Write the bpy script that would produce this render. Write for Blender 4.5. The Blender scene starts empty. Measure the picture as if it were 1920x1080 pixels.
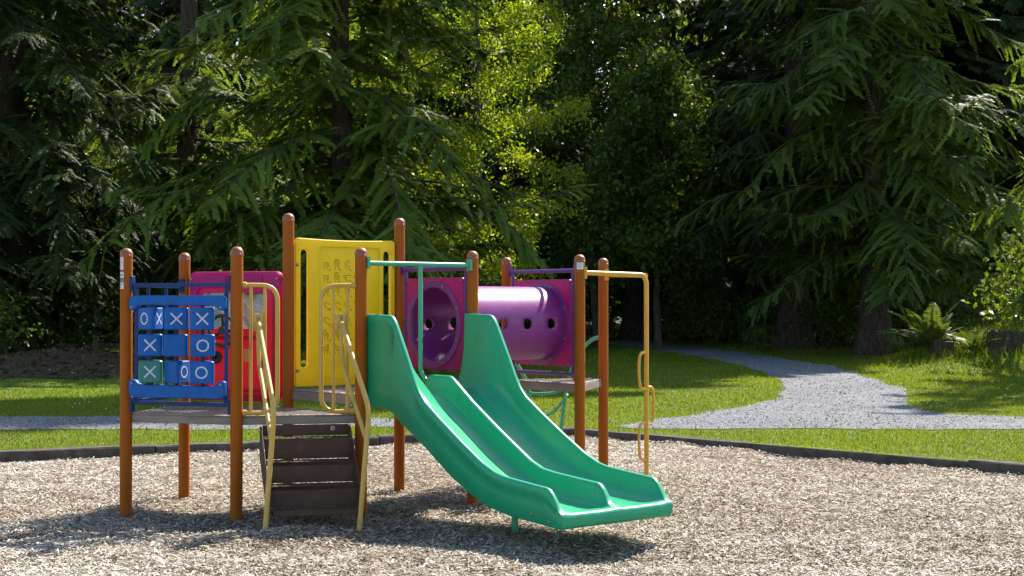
import bpy, bmesh, math, random
import numpy as np
from mathutils import Vector, Matrix
from mathutils.geometry import delaunay_2d_cdt

SC = bpy.context.scene
COL = SC.collection
R = math.radians
FPX, CAMH = 2683.0, 1.55            # focal length in pixels of a 1920 wide frame, eye height
SUN_AZ, SUN_EL = R(34), R(47)       # sun to the right of straight ahead, height


def gx(px, Y):                       # side position of picture column px at distance Y
    return (px - 960) / FPX * Y


# ------------------------------------------------------------------ objects
def tag(o, label=None, cat=None, group=None, kind=None):
    if label: o['label'] = label
    if cat: o['category'] = cat
    if group: o['group'] = group
    if kind: o['kind'] = kind
    return o


def empty(name, loc, rz=0):
    o = bpy.data.objects.new(name, None)
    o.empty_display_size = .2
    COL.objects.link(o)
    o.location = loc
    o.rotation_euler = (0, 0, rz)
    return o


def link(name, me, parent=None, loc=(0, 0, 0)):
    o = bpy.data.objects.new(name, me)
    COL.objects.link(o)
    o.location = loc
    if parent: o.parent = parent
    return o


def copy_tree(o, parent=None):
    c = o.copy()
    COL.objects.link(c)
    c.parent = parent
    for ch in list(o.children): copy_tree(ch, c)
    return c


def V(*a): return Vector(a)


class MB:
    """collects shapes, then links them as one mesh object"""
    def __init__(s): s.v, s.f, s.m, s.mi = [], [], [], 0

    def add(s, vs, fs):
        b = len(s.v)
        s.v += [tuple(p) for p in vs]
        for f in fs:
            s.f.append(tuple(b + i for i in f)); s.m.append(s.mi)

    def box(s, o, ax, ay, az):       # corner o, three edge vectors
        o, ax, ay, az = map(Vector, (o, ax, ay, az))
        s.add([o, o + ax, o + ax + ay, o + ay, o + az, o + ax + az, o + ax + ay + az, o + ay + az],
              [(0, 3, 2, 1), (4, 5, 6, 7), (0, 1, 5, 4), (1, 2, 6, 5), (2, 3, 7, 6), (3, 0, 4, 7)])

    def bar(s, a, b, w, h, up=(0, 0, 1)):  # rectangular bar between two points
        a, b = Vector(a), Vector(b)
        d = (b - a).normalized()
        sd = d.cross(Vector(up))
        if sd.length < 1e-4: sd = d.cross(V(1, 0, 0))
        sd.normalize(); u = sd.cross(d)
        s.box(a - sd * w / 2 - u * h / 2, sd * w, b - a, u * h)

    def tube(s, pts, r, n=12, closed=False, flat=1.0):
        pts = [Vector(p) for p in pts]
        N = len(pts); vs = []
        rr = r if hasattr(r, '__len__') else [r] * N
        prev = None
        for i, p in enumerate(pts):
            if closed: t = pts[(i + 1) % N] - pts[i - 1]
            else: t = pts[min(i + 1, N - 1)] - pts[max(i - 1, 0)]
            t.normalize()
            if prev is None:
                x = t.cross(V(0, 0, 1))
                if x.length < 1e-3: x = t.cross(V(1, 0, 0))
            else:
                x = prev - t * prev.dot(t)
            x.normalize(); prev = x; y = t.cross(x)
            for k in range(n):
                a = 2 * math.pi * k / n
                vs.append(p + x * math.cos(a) * rr[i] + y * math.sin(a) * rr[i] * flat)
        fs = []
        for i in range(N if closed else N - 1):
            j = (i + 1) % N
            for k in range(n):
                l = (k + 1) % n
                fs.append((i * n + k, i * n + l, j * n + l, j * n + k))
        if not closed:
            fs.append(tuple(range(n))[::-1]); fs.append(tuple((N - 1) * n + k for k in range(n)))
        s.add(vs, fs)

    def lathe(s, prof, n=24, o=(0, 0, 0), ax=(0, 0, 1)):  # prof: (radius, height)
        ax = Vector(ax).normalized(); x = ax.orthogonal().normalized(); y = ax.cross(x); o = Vector(o)
        vs = []
        for r, h in prof:
            for k in range(n):
                a = 2 * math.pi * k / n
                vs.append(o + ax * h + (x * math.cos(a) + y * math.sin(a)) * r)
        fs = [(i * n + k, i * n + (k + 1) % n, (i + 1) * n + (k + 1) % n, (i + 1) * n + k)
              for i in range(len(prof) - 1) for k in range(n)]
        fs.append(tuple(range(n))[::-1]); fs.append(tuple((len(prof) - 1) * n + k for k in range(n)))
        s.add(vs, fs)

    def bolt(s, p, ax, r=.011):
        s.lathe([(r, 0), (r, .003), (r * .8, .007), (r * .35, .0095)], 10, p, ax)

    def plate(s, outer, holes, o, u, v, th):      # flat plate with holes: outline in (u, v), thickness along u x v
        o, u, v = map(Vector, (o, u, v)); n = u.cross(v).normalized()
        pts = []; edges = []; faces = []
        for lp in [outer] + holes:
            b = len(pts); k = len(lp); pts += [Vector(p) for p in lp]
            edges += [(b + i, b + (i + 1) % k) for i in range(k)]; faces.append(list(range(b, b + k)))
        r = delaunay_2d_cdt(pts, edges, faces, 5, 1e-6)      # inside with holes
        co, ed, fa = r[0], r[1], r[2]
        k = len(co); P = [o + u * p.x + v * p.y for p in co]
        fs = [tuple(f) for f in fa]
        s.add([p + n * th for p in P] + P, fs + [tuple(i + k for i in f[::-1]) for f in fs])
        b0 = len(s.v)
        for lp, sg in [(outer, 1)] + [(h, -1) for h in holes]:
            m = len(lp); Q = [o + u * p[0] + v * p[1] for p in lp]
            area = sum(lp[i][0] * lp[(i + 1) % m][1] - lp[(i + 1) % m][0] * lp[i][1] for i in range(m))
            fl = (area > 0) == (sg > 0)
            ff = []
            for i in range(m):
                j = (i + 1) % m
                ff.append((i, j, m + j, m + i) if fl else (j, i, m + i, m + j))
            s.add(Q + [q + n * th for q in Q], ff)

    def build(s, name, mats, parent=None, org=(0, 0, 0), smooth=False, bevel=0, seg=2, ang=40, merge=False, loc=(0, 0, 0)):
        me = bpy.data.meshes.new(name)
        g = Vector(org)
        me.from_pydata([tuple(Vector(p) - g) for p in s.v], [], s.f)
        if not isinstance(mats, (list, tuple)): mats = [mats]
        for m in mats: me.materials.append(m)
        me.polygons.foreach_set('material_index', s.m)
        if merge or bevel:
            bm = bmesh.new(); bm.from_mesh(me)
            bmesh.ops.remove_doubles(bm, verts=bm.verts, dist=1e-5)
            bmesh.ops.recalc_face_normals(bm, faces=bm.faces)
            bm.to_mesh(me); bm.free()
        if smooth:
            me.polygons.foreach_set('use_smooth', [True] * len(me.polygons))
            me.set_sharp_from_angle(angle=R(ang))
        me.update()
        o = link(name, me, parent, loc)
        if bevel:
            b = o.modifiers.new('bevel', 'BEVEL'); b.width = bevel; b.segments = seg
            b.limit_method = 'ANGLE'; b.angle_limit = R(35); b.harden_normals = False
            me.polygons.foreach_set('use_smooth', [True] * len(me.polygons)); me.set_sharp_from_angle(angle=R(45))
        return o


def quads(name, Q, tint, mat, parent=None, loc=(0, 0, 0)):
    """mesh of many separate quads or triangles: Q is (N, k, 3)"""
    Q = np.asarray(Q, dtype=np.float32); N, k, _ = Q.shape
    me = bpy.data.meshes.new(name)
    me.vertices.add(N * k); me.vertices.foreach_set('co', Q.ravel())
    me.loops.add(N * k); me.loops.foreach_set('vertex_index', np.arange(N * k, dtype=np.int32))
    me.polygons.add(N)
    me.polygons.foreach_set('loop_start', np.arange(0, N * k, k, dtype=np.int32))
    me.polygons.foreach_set('loop_total', np.full(N, k, dtype=np.int32))
    at = me.attributes.new('tint', 'FLOAT', 'POINT')
    at.data.foreach_set('value', np.repeat(np.asarray(tint, dtype=np.float32), k))
    me.materials.append(mat); me.update(calc_edges=True)
    return link(name, me, parent, loc)


def fillet(pts, r, n=6, closed=False):           # rounds the corners of a polyline
    pts = [Vector(p) for p in pts]; N = len(pts); out = []
    for i, p in enumerate(pts):
        if not closed and i in (0, N - 1): out.append(p); continue
        a, b = pts[i - 1] - p, pts[(i + 1) % N] - p
        d = min(r, a.length * .49, b.length * .49)
        A, B = p + a.normalized() * d, p + b.normalized() * d
        for k in range(n + 1):
            t = k / n; out.append(A * (1 - t) ** 2 + p * 2 * t * (1 - t) + B * t * t)
    return out


def rrect(x0, y0, x1, y1, r, n=5):
    out = []
    for cx, cy, a0 in ((x1 - r, y0 + r, -90), (x1 - r, y1 - r, 0), (x0 + r, y1 - r, 90), (x0 + r, y0 + r, 180)):
        for k in range(n + 1):
            a = R(a0 + 90 * k / n); out.append((cx + r * math.cos(a), cy + r * math.sin(a)))
    return out


def circ(cx, cy, r, n=24): return [(cx + r * math.cos(2 * math.pi * k / n), cy + r * math.sin(2 * math.pi * k / n)) for k in range(n)]


# ------------------------------------------------------------------ materials
def mat(name):
    m = bpy.data.materials.new(name); m.use_nodes = True
    nt = m.node_tree; nt.nodes.clear()
    out = nt.nodes.new('ShaderNodeOutputMaterial')
    return m, nt, out


def N(nt, t, **kw):
    n = nt.nodes.new(t)
    for k, v in kw.items():
        if k in n.inputs: n.inputs[k].default_value = v
        else: setattr(n, k, v)
    return n


def noise(nt, scale, detail=6, rough=.6, vec=None, dist=0):
    n = N(nt, 'ShaderNodeTexNoise', Scale=scale, Detail=detail, Roughness=rough, Distortion=dist)
    if vec is not None: nt.links.new(vec, n.inputs['Vector'])
    return n


def ramp(nt, src, stops):
    r = N(nt, 'ShaderNodeValToRGB')
    el = r.color_ramp.elements
    while len(el) < len(stops): el.new(.5)
    for e, (p, c) in zip(el, stops): e.position = p; e.color = (*c, 1) if len(c) == 3 else c
    nt.links.new(src, r.inputs[0]); return r


def objco(nt, scale=(1, 1, 1)):
    c = N(nt, 'ShaderNodeTexCoord'); mp = N(nt, 'ShaderNodeMapping'); mp.inputs['Scale'].default_value = scale
    nt.links.new(c.outputs['Object'], mp.inputs[0]); return mp.outputs[0]


def worn(name, col, dirt, rough=.4, stretch=(3, 3, 3), amount=(.45, .8), col2=None, bump=.02, spec=.5, bscale=180, translucent=0, tcol=None):
    """painted metal or plastic: base colour, faint second tone, dirt, uneven gloss, fine grain"""
    m, nt, out = mat(name); L = nt.links.new
    co = objco(nt, stretch); co1 = objco(nt)
    n1 = noise(nt, 1.7, 7, .65, co); n2 = noise(nt, 9, 5, .7, co1)
    mix = N(nt, 'ShaderNodeMix', data_type='RGBA'); mix.inputs[6].default_value = (*col, 1)
    mix.inputs[7].default_value = (*(col2 or tuple(c * .82 for c in col)), 1)
    L(n2.outputs[0], mix.inputs[0])
    r = ramp(nt, n1.outputs[0], [(amount[0], (0, 0, 0)), (amount[1], (1, 1, 1))])
    mx = N(nt, 'ShaderNodeMix', data_type='RGBA'); mx.inputs[7].default_value = (*dirt, 1)
    L(r.outputs[0], mx.inputs[0]); L(mix.outputs[2], mx.inputs[6])
    n3 = noise(nt, 13, 9, .78, co); r3 = ramp(nt, n3.outputs[0], [(.60, (0, 0, 0)), (.70, (.38, .38, .38))])      # pale scuffs
    m3 = N(nt, 'ShaderNodeMix', data_type='RGBA'); m3.inputs[7].default_value = (*[min(1, c * 1.5 + .035) for c in col], 1)
    L(r3.outputs[0], m3.inputs[0]); L(mx.outputs[2], m3.inputs[6]); mx = m3
    p = N(nt, 'ShaderNodeBsdfPrincipled'); L(mx.outputs[2], p.inputs['Base Color'])
    p.inputs['Specular IOR Level'].default_value = spec
    mr = N(nt, 'ShaderNodeMapRange'); mr.inputs['To Min'].default_value = rough - .1; mr.inputs['To Max'].default_value = rough + .18
    L(n2.outputs[0], mr.inputs[0]); L(mr.outputs[0], p.inputs['Roughness'])
    nb = noise(nt, bscale, 3, .5, co1); b = N(nt, 'ShaderNodeBump', Strength=bump * 5, Distance=.004)
    L(nb.outputs[0], b.inputs['Height']); L(b.outputs[0], p.inputs['Normal'])
    if translucent:
        t = N(nt, 'ShaderNodeBsdfTranslucent')
        if tcol: t.inputs[0].default_value = (*tcol, 1)
        else: L(mx.outputs[2], t.inputs[0])
        ms = N(nt, 'ShaderNodeMixShader', Fac=translucent); L(p.outputs[0], ms.inputs[1]); L(t.outputs[0], ms.inputs[2])
        L(ms.outputs[0], out.inputs[0])
    else: L(p.outputs[0], out.inputs[0])
    return m


def plain(name, col, rough=.5, metal=0):
    m, nt, out = mat(name)
    p = N(nt, 'ShaderNodeBsdfPrincipled'); p.inputs['Metallic'].default_value = metal
    n = noise(nt, 60, 4, .6, objco(nt))
    r = ramp(nt, n.outputs[0], [(.3, tuple(c * .8 for c in col)), (.7, col)])
    nt.links.new(r.outputs[0], p.inputs['Base Color']); p.inputs['Roughness'].default_value = rough
    nt.links.new(p.outputs[0], out.inputs[0]); return m


def leafmat(name, stops, trans=.35, rough=.45, spec=.5, tcol=(1.35, 1.25, .6)):
    """leaves: colour from the per-leaf tint, light passing through, some sheen"""
    m, nt, out = mat(name); L = nt.links.new
    a = N(nt, 'ShaderNodeAttribute', attribute_name='tint')
    r = ramp(nt, a.outputs['Fac'], stops)
    p = N(nt, 'ShaderNodeBsdfPrincipled', Roughness=rough); p.inputs['Specular IOR Level'].default_value = spec
    L(r.outputs[0], p.inputs['Base Color'])
    mu = N(nt, 'ShaderNodeMix', data_type='RGBA', blend_type='MULTIPLY'); mu.inputs[0].default_value = 1
    mu.inputs[7].default_value = (*tcol, 1); L(r.outputs[0], mu.inputs[6])
    t = N(nt, 'ShaderNodeBsdfTranslucent'); L(mu.outputs[2], t.inputs[0])
    ms = N(nt, 'ShaderNodeMixShader', Fac=trans); L(p.outputs[0], ms.inputs[1]); L(t.outputs[0], ms.inputs[2])
    L(ms.outputs[0], out.inputs[0]); return m


M = {}
M['post'] = worn('post_paint', (.37, .098, .006), (.26, .064, .008), .5, (6, 6, .8), (.45, .8), spec=.15)
M['cap'] = worn('cap_paint', (.30, .085, .020), (.18, .055, .02), .42, (9, 9, 9), (.5, .8))
M['blue'] = worn('blue_plastic', (.002, .088, .36), (.004, .040, .15), .45, (5, 5, 5), (.48, .85), (.003, .12, .42), spec=.25)
M['bluemetal'] = worn('blue_metal', (.002, .032, .15), (.006, .02, .08), .4, (5, 5, 5), (.5, .85), spec=.3)
M['teal'] = worn('teal_plastic', (.01, .19, .19), (.02, .12, .10), .42, (5, 5, 5), (.5, .85))
M['white'] = plain('marking_white', (.55, .58, .66), .5)
M['black'] = plain('black_rubber', (.012, .012, .014), .45)
M['steel'] = plain('bolt_steel', (.30, .27, .24), .4, .7)
M['cream'] = worn('cream_metal', (.57, .365, .062), (.24, .15, .04), .36, (7, 7, 2.5), (.52, .82), (.50, .31, .05))
M['polemetal'] = worn('yellow_metal', (.68, .37, .028), (.38, .22, .05), .38, (7, 7, 3), (.55, .85))
M['yellow'] = worn('yellow_plastic', (.90, .69, .001), (.50, .31, .005), .45, (2.2, 2.2, 2.2), (.58, 1.0), (.86, .63, .001), translucent=.30)
M['ink'] = plain('dark_ink', (.045, .03, .01), .6)
M['green'] = worn('green_plastic', (.009, .335, .158), (.016, .15, .07), .30, (5, 5, 1.6), (.56, 1.0), (.010, .35, .17), bump=.012, spec=.55, translucent=.10)
M['greenmetal'] = worn('green_metal', (.06, .36, .21), (.03, .17, .09), .34, (6, 6, 6), (.55, .9))
M['purple'] = worn('purple_plastic', (.21, .022, .19), (.14, .018, .11), .34, (4, 4, 4), (.5, .9), (.24, .032, .22), translucent=.08)
M['purplemetal'] = worn('purple_metal', (.12, .02, .20), (.07, .02, .10), .35, (5, 5, 5), (.5, .9))
M['magenta'] = worn('magenta_plastic', (.42, .008, .16), (.26, .012, .13), .42, (3, 3, 3), (.5, .9), (.42, .010, .17), translucent=.32)
M['orange'] = plain('orange_label', (.75, .22, .03), .5)
M['deck'] = worn('deck_coating', (.235, .185, .15), (.12, .10, .085), .6, (2, 2, 8), (.42, .75), (.29, .235, .19), bump=.06)
M['stair'] = worn('stair_coating', (.082, .042, .027), (.12, .078, .055), .6, (3, 3, 3), (.5, .8), (.085, .048, .034), bump=.05, spec=.2)
M['paper'] = plain('label_paper', (.72, .72, .72), .5)
M['gray'] = plain('label_print', (.22, .22, .23), .6)


def red_panel_mat():
    m, nt, out = mat('red_plastic'); L = nt.links.new
    co = objco(nt); sx = N(nt, 'ShaderNodeSeparateXYZ'); L(co, sx.inputs[0])
    n = noise(nt, 3.2, 4, .6, co)
    ad = N(nt, 'ShaderNodeMath', operation='MULTIPLY_ADD'); L(n.outputs[0], ad.inputs[0]); ad.inputs[1].default_value = .5; L(sx.outputs[2], ad.inputs[2])
    r = ramp(nt, ad.outputs[0], [(0, (.62, .006, .035)), (1, (.55, .012, .20))])
    r.color_ramp.elements[0].position = .90; r.color_ramp.elements[1].position = 1.0
    mr = N(nt, 'ShaderNodeMapRange'); mr.inputs['From Min'].default_value = 1.70; mr.inputs['From Max'].default_value = 2.10
    L(ad.outputs[0], mr.inputs[0])
    r2 = ramp(nt, mr.outputs[0], [(.1, (.62, .006, .035)), (.55, (.55, .010, .20))])
    p = N(nt, 'ShaderNodeBsdfPrincipled', Roughness=.42); L(r2.outputs[0], p.inputs['Base Color'])
    t = N(nt, 'ShaderNodeBsdfTranslucent'); L(r2.outputs[0], t.inputs[0])
    ms = N(nt, 'ShaderNodeMixShader', Fac=.42); L(p.outputs[0], ms.inputs[1]); L(t.outputs[0], ms.inputs[2]); L(ms.outputs[0], out.inputs[0])
    return m


M['red'] = red_panel_mat()


def glass_mat():
    m, nt, out = mat('scratched_window'); L = nt.links.new
    t = N(nt, 'ShaderNodeBsdfTransparent'); t.inputs[0].default_value = (.80, .83, .87, 1)
    d = N(nt, 'ShaderNodeBsdfTranslucent'); d.inputs[0].default_value = (.30, .33, .40, 1)
    g = N(nt, 'ShaderNodeBsdfGlossy', Roughness=.12)
    n = noise(nt, 6, 3, .5, objco(nt)); r = ramp(nt, n.outputs[0], [(.35, (.02, .02, .02)), (.7, (.16, .16, .16))])
    a = N(nt, 'ShaderNodeMixShader'); L(r.outputs[0], a.inputs[0]); L(t.outputs[0], a.inputs[1]); L(d.outputs[0], a.inputs[2])
    b = N(nt, 'ShaderNodeMixShader', Fac=.08); L(a.outputs[0], b.inputs[1]); L(g.outputs[0], b.inputs[2]); L(b.outputs[0], out.inputs[0])
    return m


M['window'] = glass_mat()


def ground_mat(name, stops, scale, bump, bscale, rough=.95, big=None):
    m, nt, out = mat(name); L = nt.links.new
    co = objco(nt); n = noise(nt, scale, 8, .7, co)
    r = ramp(nt, n.outputs[0], stops); c = r.outputs[0]
    if big:
        nb = noise(nt, big[0], 4, .6, co); rb = ramp(nt, nb.outputs[0], [(.4, (0, 0, 0)), (.66, (1, 1, 1))])
        mx = N(nt, 'ShaderNodeMix', data_type='RGBA'); mx.inputs[7].default_value = (*big[1], 1)
        ml = N(nt, 'ShaderNodeMath', operation='MULTIPLY'); ml.inputs[1].default_value = big[2]
        L(rb.outputs[0], ml.inputs[0]); L(ml.outputs[0], mx.inputs[0]); L(c, mx.inputs[6]); c = mx.outputs[2]
    p = N(nt, 'ShaderNodeBsdfPrincipled', Roughness=rough); p.inputs['Specular IOR Level'].default_value = .2
    L(c, p.inputs['Base Color'])
    n2 = noise(nt, bscale, 6, .7, co); b = N(nt, 'ShaderNodeBump', Strength=1.0, Distance=bump)
    L(n2.outputs[0], b.inputs['Height']); L(b.outputs[0], p.inputs['Normal'])
    L(p.outputs[0], out.inputs[0]); return m


M['mulch'] = ground_mat('mulch', [(.3, (.07, .05, .037)), (.5, (.20, .15, .11)), (.7, (.36, .29, .22))], 38, .02, 30)
M['lawn'] = ground_mat('lawn_soil', [(.3, (.06, .10, .008)), (.55, (.11, .165, .012)), (.8, (.16, .19, .03))], 5, .03, 18, big=(.22, (.10, .10, .035), .5))
M['gravel'] = ground_mat('gravel', [(.30, (.10, .104, .112)), (.5, (.19, .196, .208)), (.68, (.30, .31, .325))], 11, .06, 9, big=(.5, (.11, .108, .11), .5))
M['soil'] = ground_mat('forest_soil', [(.3, (.030, .021, .011)), (.6, (.066, .046, .024)), (.8, (.105, .075, .04))], 6, .05, 10)
M['timber'] = ground_mat('weathered_timber', [(.3, (.045, .037, .031)), (.6, (.105, .09, .076)), (.8, (.20, .18, .155))], 9, .006, 60)


def bark_mat(name, dark, light):
    m, nt, out = mat(name); L = nt.links.new
    co = objco(nt, (9, 9, 1.1)); n = noise(nt, 2.2, 7, .65, co)
    r = ramp(nt, n.outputs[0], [(.35, dark), (.68, light)])
    p = N(nt, 'ShaderNodeBsdfPrincipled', Roughness=.95); p.inputs['Specular IOR Level'].default_value = .15
    L(r.outputs[0], p.inputs['Base Color'])
    b = N(nt, 'ShaderNodeBump', Strength=1, Distance=.05); L(n.outputs[0], b.inputs['Height']); L(b.outputs[0], p.inputs['Normal'])
    L(p.outputs[0], out.inputs[0]); return m


M['bark'] = bark_mat('cedar_bark', (.035, .025, .019), (.15, .115, .09))
M['shadebark'] = bark_mat('shaded_bark', (.018, .013, .010), (.07, .052, .04))  # cedar bark darkened so its colour carries the shade at the far left
M['palebark'] = bark_mat('grey_bark', (.05, .045, .04), (.21, .19, .17))
M['stump'] = bark_mat('stump_wood', (.030, .026, .016), (.115, .10, .07))
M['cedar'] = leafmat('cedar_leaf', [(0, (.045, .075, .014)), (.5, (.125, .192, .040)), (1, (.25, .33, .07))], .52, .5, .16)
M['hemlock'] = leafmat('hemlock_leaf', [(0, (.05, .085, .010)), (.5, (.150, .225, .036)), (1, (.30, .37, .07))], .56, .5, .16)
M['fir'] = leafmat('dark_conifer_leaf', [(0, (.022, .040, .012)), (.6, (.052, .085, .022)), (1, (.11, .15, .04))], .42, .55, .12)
M['birch'] = leafmat('birch_leaf', [(0, (.10, .16, .006)), (.5, (.185, .265, .014)), (1, (.30, .36, .03))], .58, .4, .4, (1.5, 1.35, .45))
M['maple'] = leafmat('maple_leaf', [(0, (.035, .065, .010)), (.6, (.085, .14, .018)), (1, (.18, .24, .028))], .45, .42, .4)
M['brightleaf'] = leafmat('bright_leaf', [(0, (.06, .10, .01)), (.6, (.13, .19, .016)), (1, (.23, .27, .03))], .45, .4, .4)
M['fern'] = leafmat('fern_leaf', [(0, (.05, .085, .015)), (.6, (.11, .16, .03)), (1, (.18, .22, .06))], .38, .45, .4)
M['grass'] = leafmat('grass_blade', [(0, (.06, .10, .006)), (.5, (.135, .195, .009)), (.85, (.21, .25, .016)), (1, (.32, .29, .08))], .50, .5, .25, (1.35, 1.25, .5))
M['chip'] = leafmat('wood_chip', [(0, (.08, .056, .040)), (.25, (.235, .188, .130)), (.55, (.395, .347, .275)), (.85, (.53, .492, .42)), (1, (.67, .648, .59))], .04, .75, .25, (1, .9, .7))
M['flower'] = plain('clover_white', (.7, .7, .62), .7)

# ------------------------------------------------------------------ camera, sun, sky
cam = bpy.data.cameras.new('camera'); co = bpy.data.objects.new('camera', cam); COL.objects.link(co)
cam.sensor_width = 36; cam.lens = FPX / 1920 * 36; cam.clip_end = 2000
co.location = (0, 0, CAMH); co.rotation_euler = (R(90) + math.atan(31 / FPX), 0, 0)
cam.dof.use_dof = True; cam.dof.focus_distance = 10.9; cam.dof.aperture_fstop = 11
SC.camera = co
w = bpy.data.worlds.new('World'); SC.world = w; w.use_nodes = True
nt = w.node_tree; bg = nt.nodes['Background']
sky = nt.nodes.new('ShaderNodeTexSky'); sky.sky_type = 'NISHITA'; sky.sun_disc = False
sky.sun_elevation = SUN_EL; sky.sun_rotation = SUN_AZ
nt.links.new(sky.outputs[0], bg.inputs[0]); bg.inputs[1].default_value = .112
sl = bpy.data.lights.new('sun', 'SUN'); sl.energy = 5.0; sl.angle = R(.5); sl.color = (1, .93, .82)
so = bpy.data.objects.new('sun', sl); COL.objects.link(so)
sd = V(math.sin(SUN_AZ) * math.cos(SUN_EL), math.cos(SUN_AZ) * math.cos(SUN_EL), math.sin(SUN_EL))
so.rotation_euler = sd.to_track_quat('Z', 'Y').to_euler(); so.location = (20, 30, 40)
vs = SC.view_settings; vs.view_transform = 'Standard'; vs.look = 'None'; vs.exposure = 1.3; vs.gamma = 1
SC.render.engine = 'CYCLES'
cy = SC.cycles
cy.max_bounces = 6; cy.diffuse_bounces = 3; cy.glossy_bounces = 3; cy.transmission_bounces = 4; cy.transparent_max_bounces = 8
cy.use_adaptive_sampling = True; cy.adaptive_threshold = .015
cy.use_denoising = True; cy.sample_clamp_indirect = 4

# ------------------------------------------------------------------ ground
rng = np.random.default_rng(7)
KX, KY = .76, 16.80                                  # the corner of the edging


def edge_y(x): return np.where(x < KX, KY + .465 * (x - KX), KY - .985 * (x - KX))


def bump2(x, y, cx, cy_, r, h): return h * np.exp(-((x - cx) ** 2 + (y - cy_) ** 2) / (r * r))


def lawn_z(x, y):
    z = .09 + .035 * np.sin(x * .31 + 1) * np.sin(y * .23) * np.clip((y - 15) / 10, 0, 1)
    z = z + bump2(x, y, 10.9, 33.0, 2.2, .55) + bump2(x, y, 14.2, 32.6, 2.6, .5)
    z = z + bump2(x, y, -8.6, 28.0, 2.4, .55) + bump2(x, y, -10.6, 31.5, 2.4, .35) + bump2(x, y, 7.6, 61, 2.6, .5)
    return z


def chip_z(x, y):
    z = .020 * np.sin(1.7 * x + .9 * y) * np.sin(1.1 * y - .6 * x + 1) + .012 * np.sin(4.1 * x - 2.2 * y) * np.sin(3.3 * y + 1.3 * x)
    z = z + .012 * np.sin(7.3 * x + 3.1 * y + 2 * np.sin(1.7 * y)) * np.sin(6.1 * y - 2.7 * x + 2 * np.sin(2.1 * x))
    z = z - bump2(x, y, .75, 8.75, .65, .05) + bump2(x, y, -.1, 8.6, .5, .03) + bump2(x, y, -1.5, 9.5, .5, .03)
    return z


def sheet(name, xs, ylo, yhi, ny, zf, mt, power=1.0):
    X = np.repeat(xs[:, None], ny, 1); t = np.linspace(0, 1, ny)[None, :] ** power
    Y = ylo[:, None] + (yhi[:, None] - ylo[:, None]) * t; Z = zf(X, Y)
    nx = len(xs); me = bpy.data.meshes.new(name)
    vs = np.stack([X, Y, Z], -1).reshape(-1, 3)
    i, j = np.meshgrid(np.arange(nx - 1), np.arange(ny - 1), indexing='ij'); a = (i * ny + j).ravel()
    fs = np.stack([a, a + ny, a + ny + 1, a + 1], 1)
    me.from_pydata(vs.tolist(), [], fs.tolist()); me.materials.append(mt)
    me.polygons.foreach_set('use_smooth', [True] * len(me.polygons)); me.update()
    o = link(name, me); o['kind'] = 'structure'; return o


xs = np.unique(np.concatenate([np.linspace(-70, -9, 40), np.linspace(-9, 9, 170), np.linspace(9, 24, 30), [KX]]))
sheet('ground', xs[(xs > -44) & (xs < 21.5)], np.full(((xs > -44) & (xs < 21.5)).sum(), -5.0), edge_y(xs[(xs > -44) & (xs < 21.5)]) + .03, 190, chip_z, M['mulch'])
xs2 = np.unique(np.concatenate([np.linspace(-150, -15, 40), np.linspace(-15, 20, 140), np.linspace(20, 150, 40), [KX]]))
sheet('lawn', xs2, np.maximum(edge_y(xs2), -5) + .02, np.full(len(xs2), 260.0), 260, lawn_z, M['lawn'], 2.2)

# gravel path, outline in ground coordinates
PATH_A = [(-16, 16.55), (-5.8, 16.6), (-3.2, 16.7), (-1.6, 17.0), (-.5, 17.45), (-.6, 17.9), (-2.2, 18.3), (-5.5, 18.55), (-16, 18.7)]
PATH_B = [(1.25, 17.1), (2.2, 16.85), (4, 16.75), (6.2, 16.74), (9, 16.7), (14, 16.5), (24, 16.2), (24, 18.1), (12, 18.3), (8.0, 18.35), (6.3, 18.6),
          (5.75, 19.3), (5.7, 20.4), (6.1, 22.0), (6.7, 24.5), (7.0, 27.6), (7.3, 31), (7.4, 36), (7.1, 42), (6.5, 48), (5.4, 54), (3.8, 58), (1, 62), (-3, 66), (-10, 70),
          (-10, 67), (-3.5, 62), (.6, 58.5), (2.8, 55), (4.2, 50), (4.9, 44), (5.2, 38.5), (5.35, 34), (5.3, 30), (5.05, 27), (4.6, 24.4), (3.9, 21.8), (3.0, 20.0), (2.0, 18.5)]


def smooth_poly(P, n=6, jit=.03, seed=1):
    r = random.Random(seed); out = []; K = len(P)
    for i in range(K):
        p0, p1, p2, p3 = (Vector(P[(i + k - 1) % K]) for k in range(4))
        m = max(2, int((p2 - p1).length / .28)) if (p2 - p1).length < 12 else 12
        for k in range(m):
            t = k / m
            q = .5 * ((2 * p1) + (p2 - p0) * t + (2 * p0 - 5 * p1 + 4 * p2 - p3) * t * t + (3 * p1 - p0 - 3 * p2 + p3) * t ** 3)
            out.append((q.x + r.uniform(-jit, jit), q.y + r.uniform(-jit, jit)))
    return out


def inside(P, x, y):
    P = np.asarray(P); res = np.zeros(x.shape, bool); j = len(P) - 1
    for i in range(len(P)):
        xi, yi = P[i]; xj, yj = P[j]
        if yi != yj:
            c = ((yi > y) != (yj > y)) & (x < (xj - xi) * (y - yi) / (yj - yi) + xi); res ^= c
        j = i
    return res


wob = lambda P_: [(x + .05 * math.sin(3.1 * x + 2 * y), y + .08 * math.sin(2.3 * x) + .05 * math.sin(7.1 * x + 1) + .03 * math.sin(17 * x)) for x, y in P_]
PA, PB = wob(smooth_poly(PATH_A, seed=3)), wob(smooth_poly(PATH_B, seed=4))


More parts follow.
